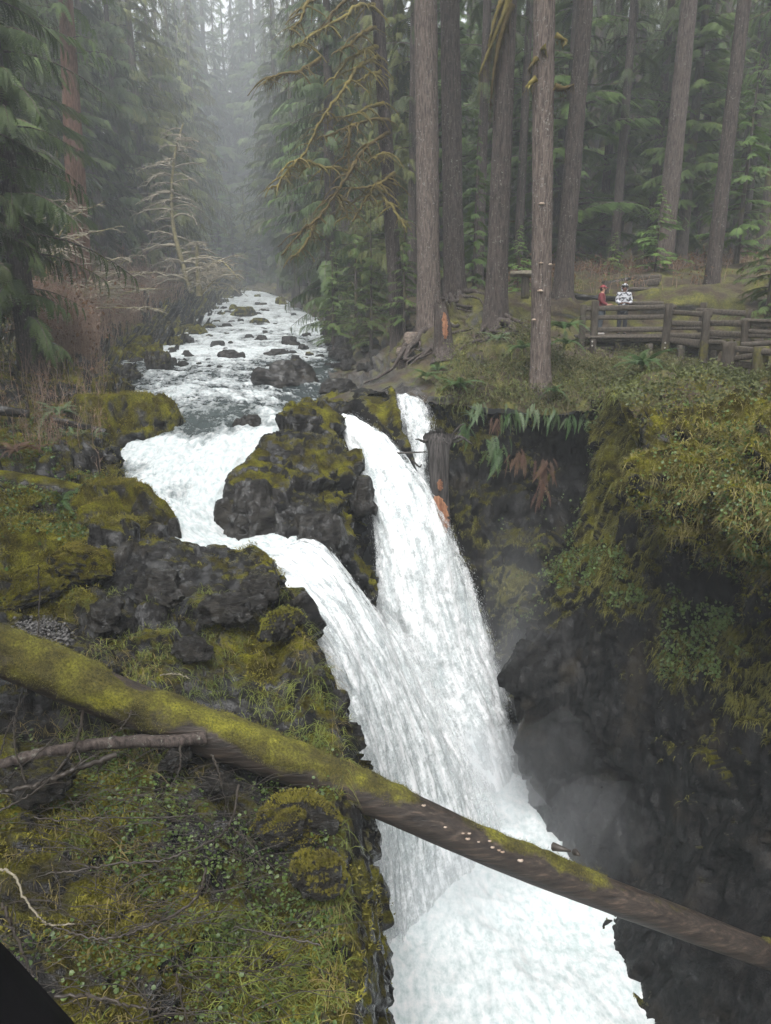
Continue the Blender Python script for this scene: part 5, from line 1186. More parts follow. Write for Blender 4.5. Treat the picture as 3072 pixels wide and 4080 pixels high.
def hanging_frond(mat, seed):
    r = np.random.default_rng(seed); n = 22; V = []; F = []; u = np.linspace(0, 1, n + 1)
    P = np.stack([u, .10 * np.sin(u * 2.5 + seed), .10 * u - .16 * u ** 2], 1); v, f = many_tubes(P[None], (.008 * (1 - .8 * u))[None], 3)
    for i in range(2, n + 1):
        L = .10 * math.sin(math.pi * (.12 + .88 * u[i]) ** .8) + .01; t = norm(P[i] - P[i - 1])
        for s in (-1, 1):
            b = len(V); d_ = np.array([.45, s, r.normal(0, .15)]) * L; V += [P[i] - t * .017, P[i] + t * .017, P[i] + d_ * .6 + t * .016, P[i] + d_]; F.append((b, b + 1, b + 2, b + 3))
    VV, FF = merge([(v, f), (np.array(V), np.array(F))]); return mesh_np('frond', VV, FF, mats=mat, smoothed=False)
FRH = {k: [hanging_frond(M[k], i) for i in range(3)] for k in ('fern', 'fern_pale', 'fern_dead')}
FR = {k: [frond_mesh(M[k], sg, i) for i, sg in enumerate((.3, .6, .9, 1.3))] for k in ('fern', 'fern_pale', 'fern_dead')}
def fern(px, py, Y, size, label, kind='fern', n=12, arc=(0, 6.28), hang=0., pitch=.25, group=None):
    p = at(px, py, Y); e = empty('fern', p, label=label, cat='fern', group=group)
    n = int(n * 1.5)
    if hang > .3:
        for k in range(n):
            o = link('frond', FRH[kind][k % 3], e); s = size * random.uniform(.45, 1.1); o.scale = (s, s, s)
            o.location = (random.gauss(0, .16) * size, random.uniform(-.08, .05), random.gauss(0, .16) * size); o.rotation_euler = (random.uniform(-.4, .4), random.uniform(.85, 1.45), random.uniform(3.7, 5.7))
        return e
    for k in range(n):
        o = link('frond', FR[kind][(k * 3 + int(px)) % 4], e); s = size * random.uniform(.55, 1.15)
        o.scale = (s, s, s); a = arc[0] + (arc[1] - arc[0]) * (k + random.uniform(-.3, .3)) / n
        o.rotation_euler = (random.uniform(-.25, .25), random.uniform(-.25, .25) - pitch + hang * random.uniform(.55, 1.35), a)
    return e
fern(2555, 1455, 20.0, 1.15, 'large sword fern spreading below the railing posts', n=14)
fern(1700, 1500, 22.3, .8, 'sword fern left of the pair above the thin right fall', n=10); fern(1830, 1545, 21.2, 1.0, 'larger sword fern on the brink above the snag', n=13)
fern(1745, 1475, 23, .7, 'small fern at the foot of the broken stump', n=9)
fern(2245, 1310, 22.3, 1.05, 'tall fern right of the fungus-dotted trunk', n=13); fern(2255, 1370, 21.8, .8, 'lower fern right of the fungus-dotted trunk', n=10)
fern(2080, 1390, 21.8, .85, 'fern left of the fungus-dotted trunk', n=11); fern(1990, 1350, 23.3, .8, 'pale arching fern above the brushy slope', 'fern_pale', n=9)
fern(1960, 1760, 20.2, .9, 'bright green fern hanging down the alcove wall', n=11, arc=(3.7, 5.7), hang=.95)
fern(1845, 1690, 20.6, .65, 'little fern hanging right of the snag top', n=8, arc=(3.3, 6.), hang=.4); fern(2260, 1660, 20.2, .6, 'pale-edged fern on the alcove lip', n=9, arc=(3.3, 6.), hang=.5)
fern(2210, 1560, 20.5, .6, 'small fern beside the pale stones over the alcove', n=9)
fern(1880, 1660, 20.8, .6, 'yellowish fern at the alcove corner', 'fern_pale', n=8)
fern(240, 1650, 20.0, 1.05, 'pale blue-green fern on the mossy left bank', 'fern_pale', n=12); fern(300, 1745, 18.5, .7, 'small pale fern on the left bank below the larger one', 'fern_pale', n=8); fern(370, 1740, 18.6, .6, 'pale fern next to the left rapids outcrop', 'fern_pale', n=8)
fern(230, 2010, 15.4, 1.0, 'dark green fern beneath the rotting left log', n=12); fern(185, 2085, 14.8, .8, 'fern with drooping fronds left of the cube-like mossy rock', n=9, hang=.2)
fern(300, 1960, 15.8, .7, 'fern leaning against the cube-like mossy rock', n=9)
fern(3020, 1290, 26, .9, 'fern at the right edge behind the log rails', n=10); fern(3060, 1210, 29, .9, 'fern high on the slope at the right edge', n=10); fern(2700, 1290, 29, .6, 'small fern behind the platform posts', n=8)
for px, py, Y, s, lb in ((2060, 1830, 20.2, .9, 'rust-brown dead fern hanging in the alcove, left one'), (2165, 1870, 20.6, 1.0, 'brown dead fern clump in the middle of the alcove'), (2150, 1960, 20.2, .9, 'lowest brown dead fern on the alcove wall'), (1975, 1690, 20.6, .7, 'withered fern over the bright hanging one')):
    fern(px, py - 20, Y, s * .75, lb, 'fern_dead', n=11, arc=(3.7, 5.7), hang=1.0)
for px, py, Y, s, lb in ((60, 1800, 17.2, .7, 'red-brown dead fern at the left edge bank'), (150, 1790, 17.4, .6, 'second red-brown dead fern on the left bank, right of the first')):
    fern(px, py, Y, s, lb, 'fern_dead', n=9)

for px, py, lb in ((1905, 1615, 'small fern hanging from the brink left of the bright alcove fern'), (2030, 1640, 'fern dangling from the brink just right of the bright alcove fern'), (2110, 1635, 'drooping fern on the brink over the brown dead ferns'), (2190, 1645, 'fern hanging at the brink middle over the dark recess'), (2330, 1640, 'fern hanging at the right end of the brink'), (2400, 1625, 'last fern on the brink beside the slanting mossy wall')):
    fern(px, py, 20.2, .6, lb, random.choice(['fern', 'fern_pale']), n=8, arc=(3.6, 5.8), hang=.6)
# ---- bare branches in the left foreground
z5 = lambda x, y, dy=0.: np.array(at(x * .922, 2400 + y * .922, bank_Y(2400 + y * .922) - .35 - dy))
br = [([(500, 660), (330, 720), (200, 775), (60, 810), (-30, 825)], .030, 'dark branch lying just below the log limb'), ([(360, 400), (345, 560), (270, 700), (150, 820), (-20, 910)], .018, 'crooked dark branch rising in front of the log at left'),
 ([(600, 340), (580, 430), (560, 490), (510, 560)], .013, 'short forked twig standing against the log middle'), ([(160, 160), (120, 300), (70, 480), (60, 600), (110, 780)], .013, 'thin bent stem crossing the log near the left edge'),
 ([(165, -160), (170, 0), (160, 170), (155, 260)], .011, 'upright dead stick in front of the gravel patch'), ([(1030, 790), (1010, 920), (960, 1000), (850, 1060), (700, 1110), (500, 1130), (330, 1160), (200, 1170)], .012, 'long curved branch sweeping across the leafy bank'),
 ([(890, 1150), (860, 1260), (770, 1340), (640, 1400), (520, 1440), (380, 1450), (240, 1400)], .012, 'second long curved branch lower on the leafy bank'), ([(240, 1700), (400, 1705), (560, 1740), (700, 1765)], .012, 'straight branch near the bottom edge'),
 ([(-20, 1150), (60, 1180), (120, 1300), (210, 1390), (330, 1390)], .011, 'pale tipped branch at the left edge low down'), ([(150, 930), (300, 940), (500, 930), (700, 930), (900, 910)], .008, 'nearly level twig above the leafy bank'),
 ([(1000, 970), (1090, 1050), (1150, 1150)], .007, 'fine twig near the mossy boulder right of the leafy bank'), ([(780, 620), (775, 720), (740, 790)], .011, 'short stub hanging under the log'), ([(915, 660), (945, 730), (955, 800)], .012, 'reddish peeled stick under the log'),
 ([(1390, 1480), (1200, 1440), (1010, 1400)], .008, 'thin dark twig by the reddish fern'), ([(760, 1610), (800, 1780), (810, 1830)], .008, 'thin twig slanting out at the bottom'), ([(10, 1300), (60, 1420), (110, 1540), (140, 1620)], .014, 'mossy twig by the dark corner'),
 ([(0, 780), (180, 640), (330, 480), (480, 380), (620, 240)], .007, 'fine whip-like twig crossing in front of the log'), ([(690, 315), (770, 310), (820, 330)], .010, 'peeled pale forked stick on the rock shelf'), ([(0, 660), (30, 560), (100, 420), (150, 250), (170, 130)], .009, 'thin stem at the far left before the log')]
for i, (b, r0, lb) in enumerate(br):
    rr = np.random.default_rng(700 + i); n = len(b); P = path_pts([z5(x, y, .04 * k) for k, (x, y) in enumerate(b)], 10 * n); P = P + rr.normal(0, .006, P.shape)
    e = empty('bare_branch', tuple(P[0]), label=lb, cat='branch')
    v, f = many_tubes((P - P[0])[None], (np.linspace(r0, r0 * .45, len(P)) * (1 + .25 * rr.random(len(P))))[None], 6)
    link('stem', mesh_np('stem', v, f, mats=M['twig'] if 'pale' in lb else M['twig_dark']), e)
    k = 3 * n; j = rr.integers(2, len(P) - 1, k); u = np.linspace(0, 1, 6); L = rr.uniform(.08, .34, k); d = norm(rr.normal(0, 1, (k, 3)) * [1, .4, .8])
    q_ = P[j][:, None] + d[:, None] * (L[:, None] * u)[..., None] + np.stack([rr.normal(0, .012, (k, 6))] * 3, -1) * u[None, :, None]; q_[..., 2] -= (.25 * L[:, None] * u ** 2)
    for qq in q_:
        v, f = many_tubes((qq - P[0])[None], (r0 * .38 * (1 - .7 * u))[None], 4); link('twig', mesh_np('twig', v, f, mats=M['twig_dark']), e)
i = pick(LBV, inL & (LBV[:, 1] < 8.5) & (LBV[:, 1] > 2.5) & (prL[:, 1] > 3000) & (prL[:, 0] < 1150), 520); u = np.linspace(0, 1, 7); L = RNG.uniform(.3, 1.1, 520); a = RNG.uniform(0, 6.28, 520)
P = LBV[i][:, None] + np.stack([np.cos(a)[:, None] * L[:, None] * u, .4 * np.sin(a)[:, None] * L[:, None] * u, .1 + .5 * L[:, None] * u * (1 - u * RNG.uniform(.4, 1.2, (520, 1)))], -1) + RNG.normal(0, .012, (520, 7, 3))
V, F = many_tubes(P, .0055 * (1 - .6 * u)[None], 3); link('brush', mesh_np('brush', V, F, mats=M['twig_dark']), label='fine dark bare twigs strewn over the left foreground bank', kind='stuff')

# ---- rotting logs on the banks
def rot_log(pts, r0, r1, label, mossy=.5, mat=None):
    P = path_pts(pts, 40); k = 20; rr = np.linspace(r0, r1, 40); v, f = many_tubes(P[None], rr[None], k)
    c = np.repeat(P, k, 0); v = c + (v - c) * (1 + .14 * fbm(v, 4, 3, 3))[:, None]
    e = empty('fallen_log', tuple(P[0]), label=label, cat='log')
    n = len(v); f2 = [f, np.arange(k)[None, ::-1], (np.arange(k) + n - k)[None]]
    o = link('trunk', mesh_np('trunk', local(v, e), f2, mats=mat or M['boulder']), e); o['mossy'] = mossy
    return e
rot_log([at(-120, 1900, 15.6), at(150, 1935, 15.6), at(330, 1965, 15.8)], .26, .20, 'rotting mossy log on the left bank above the dark fern', .6)
rot_log([at(-60, 1625, 18.6), at(115, 1650, 18.8)], .16, .11, 'dark broken log end at the left edge', .1)
rot_log([at(215, 1670, 19.2), at(420, 1720, 18.9)], .12, .08, 'short dark log below the pale fern on the left bank', .35)
rot_log([at(2400, 1135, 31), at(2560, 1110, 31.5), at(2700, 1140, 31)], .12, .08, 'thin fallen trunk on the brown slope behind the hikers', .2)
rot_log([at(1560, 1440, 26.2), at(1680, 1395, 26.4), at(1790, 1360, 26)], .07, .04, 'slim grey pole lying on the stony slope by the stump', 0)
rot_log([at(2240, 1165, 29.3), at(2350, 1185, 28.6), at(2520, 1190, 28.8)], .14, .12, 'long mossy log lying level behind the hikers', .5)

# ---- broken stump and snag
def snag(name, pts, radii, mat, label, cat, spikes, orange, seed, rootn=0):
    r = np.random.default_rng(seed); P = path_pts(pts, 50); R = np.interp(np.linspace(0, 1, 50), np.linspace(0, 1, len(radii)), radii); k = 36
    v, f = many_tubes(P[None], R[None], k); c = np.repeat(P, k, 0)
    a = np.tile(np.arange(k), 50) / k * 6.283; q_ = np.stack([np.cos(a) * 3, np.sin(a) * 3, c[:, 2] * .5], 1)
    v = c + (v - c) * (1 + .22 * fbm(q_, (1.4, 1.4, .5), 4, seed, ridged=True))[:, None]
    top = v[-k:] if spikes > 0 else v[:k]; top += np.stack([0 * a[:k], 0 * a[:k], np.abs(r.normal(0, abs(spikes), k))], 1)
    e = empty(name, tuple(P[0]), label=label, cat=cat); link('trunk', mesh_np('trunk', local(v, e), f, mats=mat), e)
    for (x0, y0, x1, y1, Y, w) in orange:
        n = 30; m = 8; G = np.array([[at(x0 + (x1 - x0) * t + (s - .5) * w * (1 + .10 * r.normal()) * min(1, .25 + 3 * t, .35 + 3 * (1 - t)), y0 + (y1 - y0) * t, Y - .06 - .05 * math.sin(math.pi * s)) for s in np.linspace(0, 1, m)] for t in np.linspace(0, 1, n)])
        G += r.normal(0, .008, G.shape); link('split_wood', mesh_np('split_wood', local(G.reshape(-1, 3), e), grid_faces(n, m), mats=M['wood_orange']), e)
    for b in range(rootn):
        t0 = P[0] if spikes <= 0 else P[-1]; aa = r.uniform(0, 6.28); L = r.uniform(.4, .95); u = np.linspace(0, 1, 8)
        q_ = t0 + np.stack([np.cos(aa) * (L * u + .2), .5 * np.sin(aa) * (L * u + .2), .35 * L * u - .3 * L * u * u + .06 * np.sin(u * 7 + b) - .08], 1)
        vv, ff = many_tubes(q_[None], (.085 * (1 - .85 * u))[None], 7); link('root', mesh_np('root', local(vv, e), ff, mats=M['wood_wet']), e)
    return e
snag('tree_stump', [at(1775, 1445, 24.3), at(1768, 1380, 24.4), at(1762, 1290, 24.4), at(1752, 1215, 24.4)], [.46, .28, .24, .17], M['bark_dark'], 'broken stump with an orange split face above the right fall', 'stump', .10, [(1770, 1245, 1775, 1350, 24.2, 22)], 61, 0)
snag('snag', [at(1750, 1745, 19.2), at(1748, 1800, 19.0), at(1752, 1950, 18.9), at(1765, 2140, 18.9)], [.38, .25, .22, .21], M['wood_wet'], 'upended split trunk with torn roots beside the thin fall', 'snag', -.07, [(1742, 1975, 1762, 2130, 18.66, 66), (1752, 1910, 1754, 1955, 18.66, 20)], 62, 9)
for i, (b, lb) in enumerate([([(1540, 1806), (1620, 1804), (1700, 1800)], 'thin dark stick lying across the thin fall'), ([(1640, 1830), (1670, 1860), (1680, 1850)], 'small bent stick under the one crossing the thin fall'), ([(1770, 1770), (1830, 1700), (1850, 1690)], 'brown stick leaning on the torn roots of the snag'), ([(1800, 1760), (1835, 1715)], 'short stick right of the snag roots')]):
    P = path_pts([at(x, y, 19.3) for x, y in b], 14); e = empty('dead_stick', tuple(P[0]), label=lb, cat='stick'); v, f = many_tubes((P - P[0])[None], np.linspace(.03, .018, 14)[None], 6)
    link('stem', mesh_np('stem', v, f, mats=M['twig_dark']), e)

# ---- railings, platform, bench
zf = lambda x, y, Y: at(2200 + x * .523, 1000 + y * .523, Y)
def fence(label, posts, rails, mat_r=None):
    e = empty('railing', zf(*posts[0][1]), label=label, cat='railing')
    for i, (a, b, w) in enumerate(posts): timber('post', a and zf(*a), zf(*b), w, w * .95, M['wood_post'], e, seed=i * 3 + len(label), square=.6, rough=.08)
    for i, (a, b, w, h) in enumerate(rails): timber('rail', zf(*a), zf(*b), w, h, M['wood_dark'], e, seed=50 + i + len(label), square=.62, rough=.10)
    return e
Ya, Yc = 25.4, 25.0
fence('squared timber railing the two hikers stand behind', [((240, 408, Ya), (215, 850, Ya), .21), ((330, 378, Ya - .15), (303, 830, Ya - .15), .23), ((892, 398, Yc - .15), (848, 830, Yc - .15), .24)],
      [((235, 440, Ya), (945, 425, Yc), .12, .175), ((240, 508, Ya), (895, 502, Yc), .10, .16), ((235, 602, Ya), (890, 595, Yc), .11, .18), ((225, 745, Ya), (470, 740, Ya), .16, .13)])
fence('second railing stepping down to the right of the hikers', [((1155, 392, 26.0), (1128, 620, 26.0), .20), ((1180, 452, 23.4), (1140, 920, 23.4), .24), ((1495, 442, 24.6), (1480, 640, 24.6), .19), ((1485, 522, 22.2), (1460, 800, 22.2), .25)],
      [((920, 465, 24.9), (1215, 487, 23.5), .11, .16), ((900, 548, 24.9), (1200, 563, 23.5), .11, .18), ((905, 588, 24.9), (1190, 592, 23.5), .11, .12), ((880, 640, 24.9), (1190, 655, 23.5), .12, .17),
       ((1100, 455, 26.0), (1512, 478, 24.5), .12, .19), ((1195, 548, 23.6), (1465, 553, 22.4), .12, .18), ((1190, 625, 23.5), (1455, 640, 22.3), .12, .19), ((1185, 690, 23.4), (1320, 700, 22.6), .12, .14)])
fence('round log rails running off the right edge', [((1575, 668, 21.6), (1570, 780, 21.6), .26)], [((1450, 527, 22.3), (1800, 540, 21.2), .12, .12), ((1500, 555, 22.2), (1800, 575, 21.2), .12, .12), ((1500, 612, 22.1), (1800, 625, 21.2), .13, .13), ((1500, 640, 22.1), (1800, 655, 21.2), .12, .13), ((1440, 715, 21.7), (1800, 690, 21.0), .14, .15)])
fence('nearest thick mossy log railing at the right edge', [((1353, 692, 19.4), (1325, 1000, 19.4), .32), ((1595, 728, 18.4), (1560, 1070, 18.4), .33)],
      [((1380, 742, 19.4), (1570, 762, 18.5), .15, .17), ((1375, 820, 19.4), (1560, 795, 18.5), .15, .16), ((1375, 855, 19.4), (1800, 905, 17.7), .15, .18), ((1370, 940, 19.4), (1560, 918, 18.5), .15, .17), ((1380, 985, 19.4), (1560, 1000, 18.5), .13, .14), ((1600, 765, 18.3), (1800, 790, 17.6), .15, .16)])
# timber platform with the dark space below
deckz = at(2395, 1334, 26.5)[2]
e = empty('viewing_platform', (8.0, 26.2, deckz), label='timber viewing platform under the two hikers with dark space beneath', cat='platform')
for k in range(7):
    timber('plank', (6.9, 25.35 + k * .42, deckz - .05 + random.uniform(-.012, .012)), (11.9, 24.9 + k * .42, deckz - .05), .40, .10, M['wood_dark'], e, seed=90 + k, square=.3, rough=.03)
timber('beam', zf(215, 668, 25.45), zf(870, 660, 25.05), .22, .26, M['wood_dark'], e, seed=99, square=.4)
timber('beam', zf(860, 668, 25.05), zf(1330, 735, 22.9), .22, .24, M['wood_dark'], e, seed=98, square=.4)
for k in range(5): timber('prop', zf(260 + k * 240, 690 + k * 8, 25.9 - k * .5), zf(250 + k * 240, 860 + k * 20, 25.9 - k * .5), .22, .22, M['wood_dark'], e, seed=101 + k)
b0 = zf(740, 275, 30.0); e = empty('bench', b0, label='dark weathered plank bench behind the two hikers', cat='bench')
timber('backrest', zf(625, 262, 30.0), zf(815, 232, 30.0), .10, .26, M['wood_dark'], e, seed=1, square=.4); timber('backrest', zf(640, 215, 30.1), zf(830, 205, 30.1), .10, .26, M['wood_dark'], e, seed=2, square=.4)
timber('seat', zf(560, 292, 29.6), zf(800, 292, 29.6), .55, .14, M['wood_dark'], e, seed=3, square=.4)
for x in (590, 770): timber('leg', zf(x, 292, 29.7), zf(x, 385, 29.7), .30, .30, M['wood_dark'], e, seed=4 + x)
timber('brace', zf(825, 185, 30.1), zf(770, 310, 30.0), .14, .14, M['wood_dark'], e, seed=9)
e = empty('barrier', at(2090, 1180, 27.5), label='short post carrying a weathered gnarled log between the big trunks', cat='barrier')
timber('post', at(2094, 1105, 27.5), at(2092, 1190, 27.5), .28, .28, M['wood_post'], e, seed=5); timber('log', at(2035, 1092, 27.6), at(2130, 1092, 27.3), .30, .24, M['twig'], e, seed=6, rough=.3, square=.9)
timber('post', at(2415, 1118, 28.2), at(2413, 1172, 28.2), .22, .22, M['wood_post'], empty('post', at(2413, 1172, 28.2), label='lone short post behind the hikers', cat='post'), seed=12)
for i, (x0, y0, x1, y1, Y) in enumerate([(2480, 1208, 2640, 1210, 27.6), (2470, 1232, 2600, 1228, 27.2)]):
    timber('step', at(x0, y0, Y), at(x1, y1, Y), .3, .16, M['wood_dark'], empty('step', at((x0 + x1) / 2, y0, Y), label=['upper timber step of the path behind the hikers', 'lower timber step of the path behind the hikers'][i], cat='step'), seed=20 + i)
boulder(2555, 1300, 90, 30, .0, 'flat grey stone lying on the path right of the hikers', Y=28.6, v=2)
boulder(2530, 1245, 70, 18, .1, 'pale slab on the path behind the hooded hiker', Y=29.2, v=3, pale=True)
# dark rounded rail end of the footbridge, close to the lens
timber('handrail', (-1.125, 1.0, -.765), (-.425, 1.0, -1.905), .32, .32, make_plain('blackened rail wood', (.003, .003, .0035), .9, (.007, .007, .008), spec=.1), empty('bridge_railing', (-1.0, 1.0, -1.4), label='dark rounded rail end in the bottom left corner', cat='railing'), seed=77, square=.95)

# ---- gravel on the shelf
i = pick(LBV, (prL[:, 0] > 60) & (prL[:, 0] < 260) & (prL[:, 1] > 2500) & (prL[:, 1] < 2580), 1500) if ((prL[:, 0] > 60) & (prL[:, 0] < 260) & (prL[:, 1] > 2500) & (prL[:, 1] < 2580)).any() else None
if i is not None:
    TV = np.array([[1, 0, 0], [0, 1, 0], [-1, 0, 0], [0, -1, 0], [0, 0, .7], [0, 0, -.7]]); TF = np.array([[0, 1, 4], [1, 2, 4], [2, 3, 4], [3, 0, 4], [1, 0, 5], [2, 1, 5], [3, 2, 5], [0, 3, 5]])
    V, F = stamp(TV, TF, LBV[i] + RNG.normal(0, .06, (len(i), 3)) + LBN[i] * .03, RNG.normal(0, 1, (len(i), 3)), LBN[i], RNG.uniform(.015, .04, len(i)))
    link('gravel', mesh_np('gravel', V, F, mats=make_plain('grey gravel', (.05, .048, .048), .5, (.15, .145, .14), scale=30)), label='patch of grey gravel on the left rock shelf', kind='stuff')
# ============================================================ PEOPLE
def skin_obj(name, verts, edges, radii, mat, parent, sub=2):
    me = bpy.data.meshes.new(name); me.from_pydata([tuple(v) for v in verts], edges, []); me.update()
    o = link(name, me, parent); me.materials.append(mat)
    o.modifiers.new('skin', 'SKIN'); o.modifiers['skin'].use_smooth_shade = True
    sv = me.skin_vertices[0].data
    for i, r in enumerate(radii): sv[i].radius = (r, r) if not isinstance(r, tuple) else r; sv[i].use_root = (i == 0)
    m = o.modifiers.new('smooth', 'SUBSURF'); m.levels = sub; m.render_levels = sub
    return o
def flat(name, col, rough=.7): return make_plain(name, col, rough, tuple(min(1, x * 1.25) for x in col), scale=14, bump=.1)
M['skin'] = flat('skin', (.36, .20, .14), .55); M['skin_dark'] = flat('deep skin', (.13, .065, .045), .55); M['hair'] = flat('dark hair', (.012, .010, .009))
M['red_jacket'] = flat('red jacket cloth', (.13, .022, .028)); M['red_cap'] = flat('red cap cloth', (.18, .026, .032)); M['dark_trousers'] = flat('dark trousers', (.018, .020, .026))
M['grey_trousers'] = flat('grey blue trousers', (.050, .060, .070)); M['shoe'] = flat('pale shoes', (.40, .38, .36)); M['shoe_dark'] = flat('dark shoes', (.02, .02, .02))
def camo():
    t = NT('white and black patterned cloth'); n = t.noise(t.coord('obj', (1, 1, 1.3)), 13, 2, .5)
    return t.done(t.bsdf(t.ramp(n, (.46, (.025, .026, .032)), (.50, (.42, .43, .46))), .7, spec=.3))
M['camo'] = camo()
def person(loc, rz, H, jacket, trousers, skin, shoe, label, arms):
    e = empty('person', loc, label=label, cat='person'); e.rotation_euler = (0, 0, rz); k = H / 1.7; e.scale = (k, k, k)
    # local frame: faces -y
    V = [(0, 0, .92), (0, .01, 1.12), (0, .02, 1.32), (0, .0, 1.45), (0, -.01, 1.53), (0, -.015, 1.61)]; E = [(0, 1), (1, 2), (2, 3), (3, 4), (4, 5)]; R = [.13, .115, .13, .055, .085, .082]
    for s, pts in zip((-1, 1), arms):
        b = len(V); V += [(s * .17, .02, 1.37)] + pts; E += [(2, b)] + [(b + i, b + i + 1) for i in range(len(pts))]; R += [.055, .042, .030, .034]
        h = np.array(pts[-1]); d = norm(h - np.array(pts[-2])); side = norm(np.cross(d, [0, 0, 1.]))
        for f in range(4):
            q0 = h + d * .05 + side * (.022 * (f - 1.5)); q1 = q0 + d * (.035 + .008 * (f in (1, 2))) + np.array([0, 0, -.015]); c = len(V); V += [tuple(q0), tuple(q1)]; E += [(b + len(pts), c), (c, c + 1)]; R += [.009, .008]
        c = len(V); V += [tuple(h + side * s * -.035 + d * .02), tuple(h + side * s * -.05 + d * .05)]; E += [(b + len(pts), c), (c, c + 1)]; R += [.010, .008]
    for s in (-1, 1):
        b = len(V); V += [(s * .09, 0, .86), (s * .10, -.01, .48), (s * .10, .02, .09), (s * .105, -.12, .04)]; E += [(0, b), (b, b + 1), (b + 1, b + 2), (b + 2, b + 3)]; R += [.088, .06, .043, .035]
    skin_obj('body', V, E, R, skin, e)
    # jacket
    V = [(0, 0, .86), (0, .0, 1.0), (0, .01, 1.18), (0, .02, 1.34), (0, .01, 1.44)]; E = [(0, 1), (1, 2), (2, 3), (3, 4)]; R = [(.20, .165), (.195, .155), (.19, .15), (.19, .14), .085]
    for s, pts in zip((-1, 1), arms):
        b = len(V); V += [(s * .19, .02, 1.37)] + [tuple(np.array(p)) for p in pts[:2]]; E += [(3, b), (b, b + 1), (b + 1, b + 2)]; R += [.085, .07, .058]
    skin_obj('jacket', V, E, R, jacket, e)
    V = [(0, 0, .90)]; E = []; R = [.15]
    for s in (-1, 1):
        b = len(V); V += [(s * .095, 0, .82), (s * .10, -.01, .48), (s * .10, .02, .10)]; E += [(0, b), (b, b + 1), (b + 1, b + 2)]; R += [.108, .082, .068]
    skin_obj('trousers', V, E, R, trousers, e)
    for s in (-1, 1): skin_obj('shoe', [(s * .10, .05, .05), (s * .10, -.06, .045), (s * .105, -.17, .035)], [(0, 1), (1, 2)], [.052, .05, .038], shoe, e)
    hd = np.array([0, -.015, 1.58])
    ball('nose', hd + [0, -.095, -.005], (.014, .022, .022), skin, e)
    for s in (-1, 1): ball('eye', hd + [s * .032, -.083, .022], (.013, .008, .008), M['hair'], e); ball('ear', hd + [s * .088, .0, .0], (.012, .022, .034), skin, e)
    ball('mouth', hd + [0, -.086, -.045], (.026, .008, .006), M['red_cap'], e)
    return e, hd
_sph = None
def sphere_vf(n=16, m=10):
    th = np.arange(n) / n * 2 * math.pi; ph = np.linspace(.02, math.pi - .02, m)
    V = np.stack([np.sin(ph)[:, None] * np.cos(th), np.sin(ph)[:, None] * np.sin(th), np.cos(ph)[:, None] * np.ones(n)], -1).reshape(-1, 3)
    i = np.arange(m - 1)[:, None] * n; j = np.arange(n)[None]; j2 = (j + 1) % n
    return V, np.stack([i + j, i + n + j, i + n + j2, i + j2], -1).reshape(-1, 4)
def ball(name, c, r, mat, parent):
    V, F = sphere_vf(); return link(name, mesh_np(name, V * np.array(r) + np.array(c), F, mats=mat), parent)
pr_ = np.array(at(2388, 1334, 26.35)); pr_[2] = deckz
p1, hd = person(tuple(pr_), math.radians(68), 1.70, M['red_jacket'], M['grey_trousers'], M['skin'], M['shoe'],
   'person in a red jacket and red cap turned sideways at the railing', [[(-.22, -.02, 1.12), (-.16, -.20, 1.02), (-.12, -.30, 1.04)], [(.22, -.02, 1.12), (.16, -.20, 1.02), (.12, -.30, 1.04)]])
V, F = sphere_vf(20, 12); V = V * [.098, .108, .10] + hd + [0, .01, .035]; V[:, 2] = np.maximum(V[:, 2], hd[2] + .045)
link('cap', mesh_np('cap', V, F, mats=M['red_cap']), p1)
a = np.linspace(-1.2, 1.2, 11); rim = np.stack([np.sin(a) * .085, -np.cos(a) * .10, 0 * a], 1); out = np.stack([np.sin(a) * .09, -.05 - np.cos(a) * .14, -.02 - 0 * a], 1)
Vb = np.concatenate([rim, out, out - [0, 0, .008], rim - [0, 0, .008]]) + hd + [0, .0, .052]; n = 11
link('cap_brim', mesh_np('cap_brim', Vb, np.array([(r * n + i, r * n + i + 1, ((r + 1) % 4) * n + i + 1, ((r + 1) % 4) * n + i) for r in range(4) for i in range(n - 1)]), mats=M['red_cap']), p1)
V, F = sphere_vf(16, 10); V = V * [.092, .085, .10] + hd + [0, .03, -.005]; link('hair', mesh_np('hair', V, F, mats=M['hair']), p1)
ball('cap_badge', hd + [0, -.095, .085], (.022, .01, .018), M['shoe'], p1)
pr_ = np.array(at(2474, 1334, 26.5)); pr_[2] = deckz
p2, hd = person(tuple(pr_), math.radians(-6), 1.74, M['camo'], M['dark_trousers'], M['skin_dark'], M['shoe_dark'],
   'person in a hooded white and black patterned jacket facing the falls', [[(-.24, -.03, 1.12), (-.13, -.21, 1.05), (-.06, -.27, 1.07)], [(.24, -.03, 1.12), (.14, -.21, 1.05), (.06, -.27, 1.07)]])
V, F = sphere_vf(24, 14); Vn = V.copy(); c = F.mean(1) if False else V[F].mean(1)
keep = ~((c[:, 1] < -.35) & (c[:, 2] < .62))
V = V * [.128, .14, .15] + hd + [0, .02, .0]
h = link('hood', mesh_np('hood', V, F[keep], mats=M['camo']), p2); sm = h.modifiers.new('thick', 'SOLIDIFY'); sm.thickness = .02
V, F = sphere_vf(16, 10); V = V * [.095, .088, .11] + hd + [0, .025, .0]; link('hair', mesh_np('hair', V, F, mats=M['hair']), p2)

